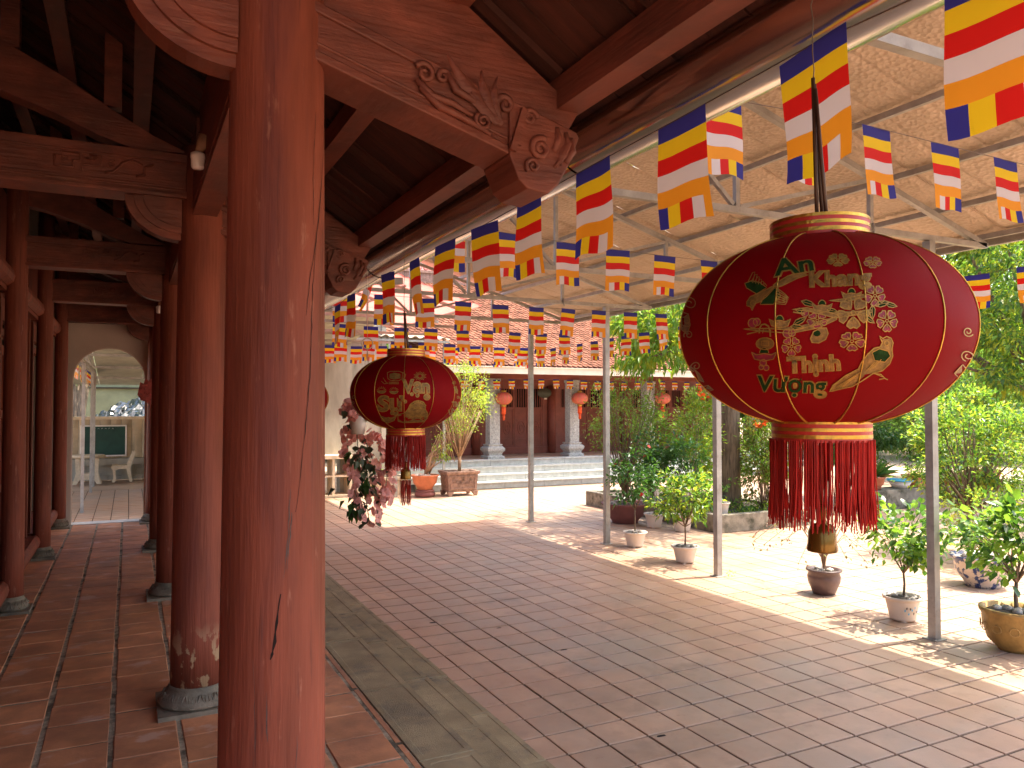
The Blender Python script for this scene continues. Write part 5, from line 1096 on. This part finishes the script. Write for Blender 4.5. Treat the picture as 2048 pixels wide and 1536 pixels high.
# ================================================================ PLANTING BED AND TREES
bd = thing('planting_bed', (9.9, 12.1, 0), 'mossy low concrete kerb round the tree bed', 'kerb')
mb = MB()
for (x0, x1, y0, y1) in ((8.78, 10.95, 10.03, 10.17), (8.78, 8.92, 10.17, 14.2), (10.81, 10.95, 10.17, 14.2), (8.92, 10.81, 14.06, 14.2)): mb.box(x0, x1, y0, y1, 0, .30)
bevel(build('kerb', mb, mossy, bd), .012); mb = MB(); mb.box(8.92, 10.81, 10.17, 14.06, 0, .25); build('soil', mb, soil, bd)
tr1 = thing('courtyard_tree', (9.95, 11.1, .25), 'tree with ribbed grey-brown trunk in the kerbed bed, its crown hanging over the canopy edge', 'tree')
mb = MB(); n = 28; vs = []; ring = [(0, .25, 1.35), (.0, .45, 1.1), (.0, 1.2, 1.), (.03, 2.4, .95), (.0, 3.4, .9), (-.1, 4.4, .7)]
for (dx, z, q) in ring:
    for j in range(n): a = 2*PI*j/n; rr = .20*q*(1 + (.09 if j % 2 else -.05) + .05*math.sin(3*a)); vs.append((9.95+dx+rr*math.cos(a), 11.1+rr*math.sin(a), z))
mb.add(vs, [(i*n+j, i*n+(j+1) % n, (i+1)*n+(j+1) % n, (i+1)*n+j) for i in range(5) for j in range(n)], 0, True)
V, cs = clumps((9.9, 11.3, 5.0), (2.7, 2.6, 2.2), 120, 70, .42, .14, .42, .25, .45, .8, .5)
V2, cs2 = clumps((8.5, 11.4, 3.35), (.95, 1.0, .65), 40, 60, .3, .13, .42, .3, .3, .8, .5)
leaves_obj('crown', np.concatenate([V, V2]), [leafm, leafy, leafm], tr1)
branches(mb, (9.9, 11.1, 3.3), cs[::4] + cs2[::5], .09, .008, bend=.25); build('trunk', mb, bark, tr1)
for i, (x, y, h, m_, lab) in enumerate(((9.07, 11.0, 2.1, [leafy, leafm], 'orange flowered shrub at the left front corner of the tree bed'), (10.1, 10.4, 1.5, [leafm, leafo], 'low orange flowered shrub close to the right of the ribbed trunk'), (10.55, 10.7, 2.0, [leafm, leafy], 'taller orange flowered shrub beyond the low one right of the trunk'), (10.6, 11.7, 1.8, [leafm, leafo], 'leggy flowered shrub at the right end of the tree bed'), (9.2, 12.4, 2.0, [leafo, leafm], 'dense shrub at the back left of the tree bed'), (10.5, 12.6, 2.2, [leafm, leafo], 'dense shrub at the back right of the tree bed'))):
    t = thing('flowering_shrub', (x, y, .25), lab, 'shrub', 'shrubs in the tree bed'); V, cs = clumps((x, y, .25+h*.62), (.46, .46, h*.42), 48, 52, .15, .08, .42, .0, .35, 1.0, .6); leaves_obj('foliage', V, m_, t)
    mb = MB(); branches(mb, (x, y, .3), cs[::3], .010, .002, bend=.08, n=5)
    for q in range(4): mb.tube([(x+random.uniform(-.1,.1), y+random.uniform(-.1,.1), .25), (x+random.uniform(-.25,.25), y+random.uniform(-.2,.2), .25+h*.7)], .006, 5)
    build('stems', mb, bark, t)
    if i < 4:
        top = sorted(cs, key=lambda p: -p[2])[:12]; me = bpy.data.meshes.get('orange_blossom')
        if not me: me = fme.copy(); me.name = 'orange_blossom'; me.materials.clear(); me.materials.append(petalo)
        for p in top[:3+i % 2]:
            for q in range(5): inst('blossom', me, t, Vector(p) + Vector((random.gauss(0,.03), random.gauss(-.04,.03), .09+random.gauss(0,.03))), (random.uniform(-1,1), random.uniform(-1,1), 0), .045)
V, _ = clumps((9.9, 10.6, .33), (.95, .35, .12), 46, 18, .14, .07, .4, .2, .3); tag(leaves_obj('ground_cover', V, [leafm, leafy, leafd], None), kind='stuff')
# potted sapling on the kerb
t = thing('potted_sapling', (9.12, 10.32, .3), 'small sapling in a cream pot standing on the kerb before the trunk', 'potted plant'); pot(t, 9.12, 10.34, .14, .22, potw, z=.25); shrub(t, 9.12, 10.34, .42, .62, 1.0, .18, [leafm, leafd], 10, 14, .05, .5, 5, .007, cr=.08)
# bush in the open court, right
bu = thing('open_court_bush', (10.3, 6.8, 0), 'tall sunlit bush with pale green leaves behind the nearest grey post on the right', 'bush')
V, cs = clumps((10.7, 7.0, 1.5), (.85, .85, .9), 130, 62, .2, .075, .42, .05, .35, .6, .6); leaves_obj('foliage', V, [leafm, leafy, leafm, leafd], bu)
mb = MB(); mb.tube([(10.35, 6.75, 0), (10.4, 6.8, .45), (10.6, 6.95, .9)], [.06, .045, .035], 8); branches(mb, (10.45, 6.85, .6), cs[::3], .022, .003, bend=.15); build('trunk', mb, bark, bu)
bo = thing('low_bush', (9.6, 6.3, 0), 'low leafy bush in front of the tall sunlit bush', 'bush'); V, cs = clumps((9.9, 6.35, .65), (.42, .4, .38), 26, 30, .13, .06, .45, .1, .4); leaves_obj('foliage', V, [leafm, leafy], bo); mb = MB(); branches(mb, (9.85, 6.35, .02), cs[::3], .012, .003); build('stems', mb, twig, bo)
# low wall with pots
lw = build('low_wall', MB().box(13.3, 20, 10.75, 11.25, 0, .40), mossy, at=(14, 11, 0)); tag(lw, 'long low mossy wall carrying planters behind the bush', 'wall'); bevel(lw, .01)
for x, w, m_, lab in ((15.15, .34, pott, 'terracotta trough on the low wall, right of the blue rimmed basin'), (16.2, .36, pott, 'terracotta trough on the low wall, second right of the basin'), (17.3, .36, pott, 'terracotta trough at the right end of the low wall')):
    t = thing('terracotta_trough', (x, 11, .4), lab, 'planter', 'troughs on the low wall'); mb = MB(); vs = []
    for (a, z) in ((w*.8, .401), (w, .62), (w+.02, .63), (w+.02, .66), (w-.03, .66), (w-.04, .62)): vs += [(x-a, 11-a*.55, z), (x+a, 11-a*.55, z), (x+a, 11+a*.55, z), (x-a, 11+a*.55, z)]
    mb.add(vs, [(4*i+j, 4*i+(j+1)%4, 4*i+4+(j+1)%4, 4*i+4+j) for i in range(5) for j in range(4)] + [(20, 21, 22, 23), (3, 2, 1, 0)]); build('trough', mb, m_, t)
    V, cs = clumps((x, 11, 1.1), (.4, .3, .45), 24, 26, .16, .08, .35, .1); leaves_obj('foliage', V, [leafm, leafd, leafo], t)
t = thing('plastic_basin', (14.45, 10.95, .4), 'white plastic basin with a bright blue rim standing on the low wall', 'basin'); mb = MB(); mb.lathe([(0, .401), (.15, .401), (.235, .56), (.225, .56), (.14, .43), (0, .43)], (14.45, 10.95, 0), 28); build('bowl', mb, cup, t); mb = MB(); mb.lathe([(.225, .56), (.235, .545), (.255, .55), (.255, .585), (.225, .585)], (14.45, 10.95, 0), 28); build('rim', mb, bluepl, t)
for x, lab in ((13.75, 'spiky leaved plant in a clay pot at the left end of the low wall'),): t = thing('potted_plant', (x, 11, .4), lab, 'potted plant'); pot(t, x, 11, .2, .26, pott, 'bowl', z=.4); pa = np.tile([[x, 11, .66]], (26, 1)); dd = np.random.normal(0, .8, (26, 3)); dd[:, 2] = np.abs(dd[:, 2])+.3; leaves_obj('foliage', leaf_arrays(pa, dd, .5, .1, droop=.2), [leafo, leafd], t)
def tree(x, y, h, r, lab, mats, seed, low=.3, L=.16, nc=150, nl=70, cr=.5, tr_=.22, group=None):
    np.random.seed(seed); random.seed(seed); t = thing('broadleaf_tree', (x, y, 0), lab, 'tree', group)
    zc = h*(low + (1-low)/2); V, cs = clumps((x, y, zc), (r, r, h*(1-low)/2), nc, nl, cr, L, .42, .15, .4, .75, .55); leaves_obj('crown', V, mats, t)
    mb = MB(); mb.tube([(x, y, 0), (x+.1, y, h*.25), (x, y+.1, h*.5)], [tr_, tr_*.8, tr_*.5], 10); branches(mb, (x, y, h*.28), cs[::6], tr_*.5, .015, bend=.2); build('trunk', mb, bark, t)
tree(17.2, 9.4, 7.6, 3.0, 'tree with yellow-green hanging sprays at the right edge, above the low wall', [leafm, leafy, leafb], 3, .26, .15, 210, 150, .45, .16)
tree(14.6, 12.2, 3.1, 1.25, 'small dark tree with leaning trunk behind the blue rimmed basin', [leafd, leafb], 4, .25, .11, 110, 80, .25, .07)
tree(21, 14.5, 4.2, 2.0, 'bushy green tree right of the leaning tree, beyond the bright paving', [leafm, leafb], 5, .12, .13, 130, 110, .4, .12)
for i, (x, y, h, r, lab) in enumerate(((24.5, 26, 10, 4.5, 'large tree just right of the hall end'), (33, 24, 12, 5.5, 'tallest dark tree behind the right half of the court'), (37, 17.5, 10, 5, 'broad dark tree far right behind the bush'), (31, 33, 13, 6, 'pale distant tree filling the gap between the dark crowns'), (43, 26, 12, 6, 'far dark tree at the right edge of the court'), (29.5, 19.5, 5, 3, 'low dark bushy tree at the far side of the bright paving'), (16.5, 30, 9, 4.5, 'tree rising behind the hall ridge'), (46, 15, 10, 6, 'rightmost of the distant dark trees'), (7, 31, 9, 3.6, 'tree behind the left end of the hall ridge'))):
    tree(x, y, h, r, lab, [leafb, leafm] if i % 2 else [leafb, leafb, leafm], 20+i, .04, .30, 170, 100, .95, .3, 'trees beyond the court')
# tree by the yard beyond the arch
t = thing('yard_tree', (-1.6, 27.6, 0), 'dark multi-stemmed tree beyond the tiled wall at the left of the arch', 'tree'); mb = MB()
for (dx, dz) in ((-.5, 4.), (.5, 4.2), (.05, 4.4), (-.25, 3.2)): mb.tube([(-1.5, 27.6, 0), (-1.5+dx*.2, 27.6, 1.6), (-1.5+dx, 27.6, dz)], [.24, .17, .08], 8)
build('trunk', mb, bark, t); V, _ = clumps((-1.6, 27.6, 4.2), (1.7, 1.4, 1.2), 60, 50, .4, .18, .3, .3); leaves_obj('crown', V, [leafb, leafm], t)
t = thing('weed', (6.72, 7.5, 0), 'tiny weed sprouting at the foot of the third grey post', 'weed'); V, _ = clumps((6.74, 7.48, .05), (.035, .035, .05), 5, 5, .03, .04, .4); leaves_obj('foliage', V, [leafy], t)
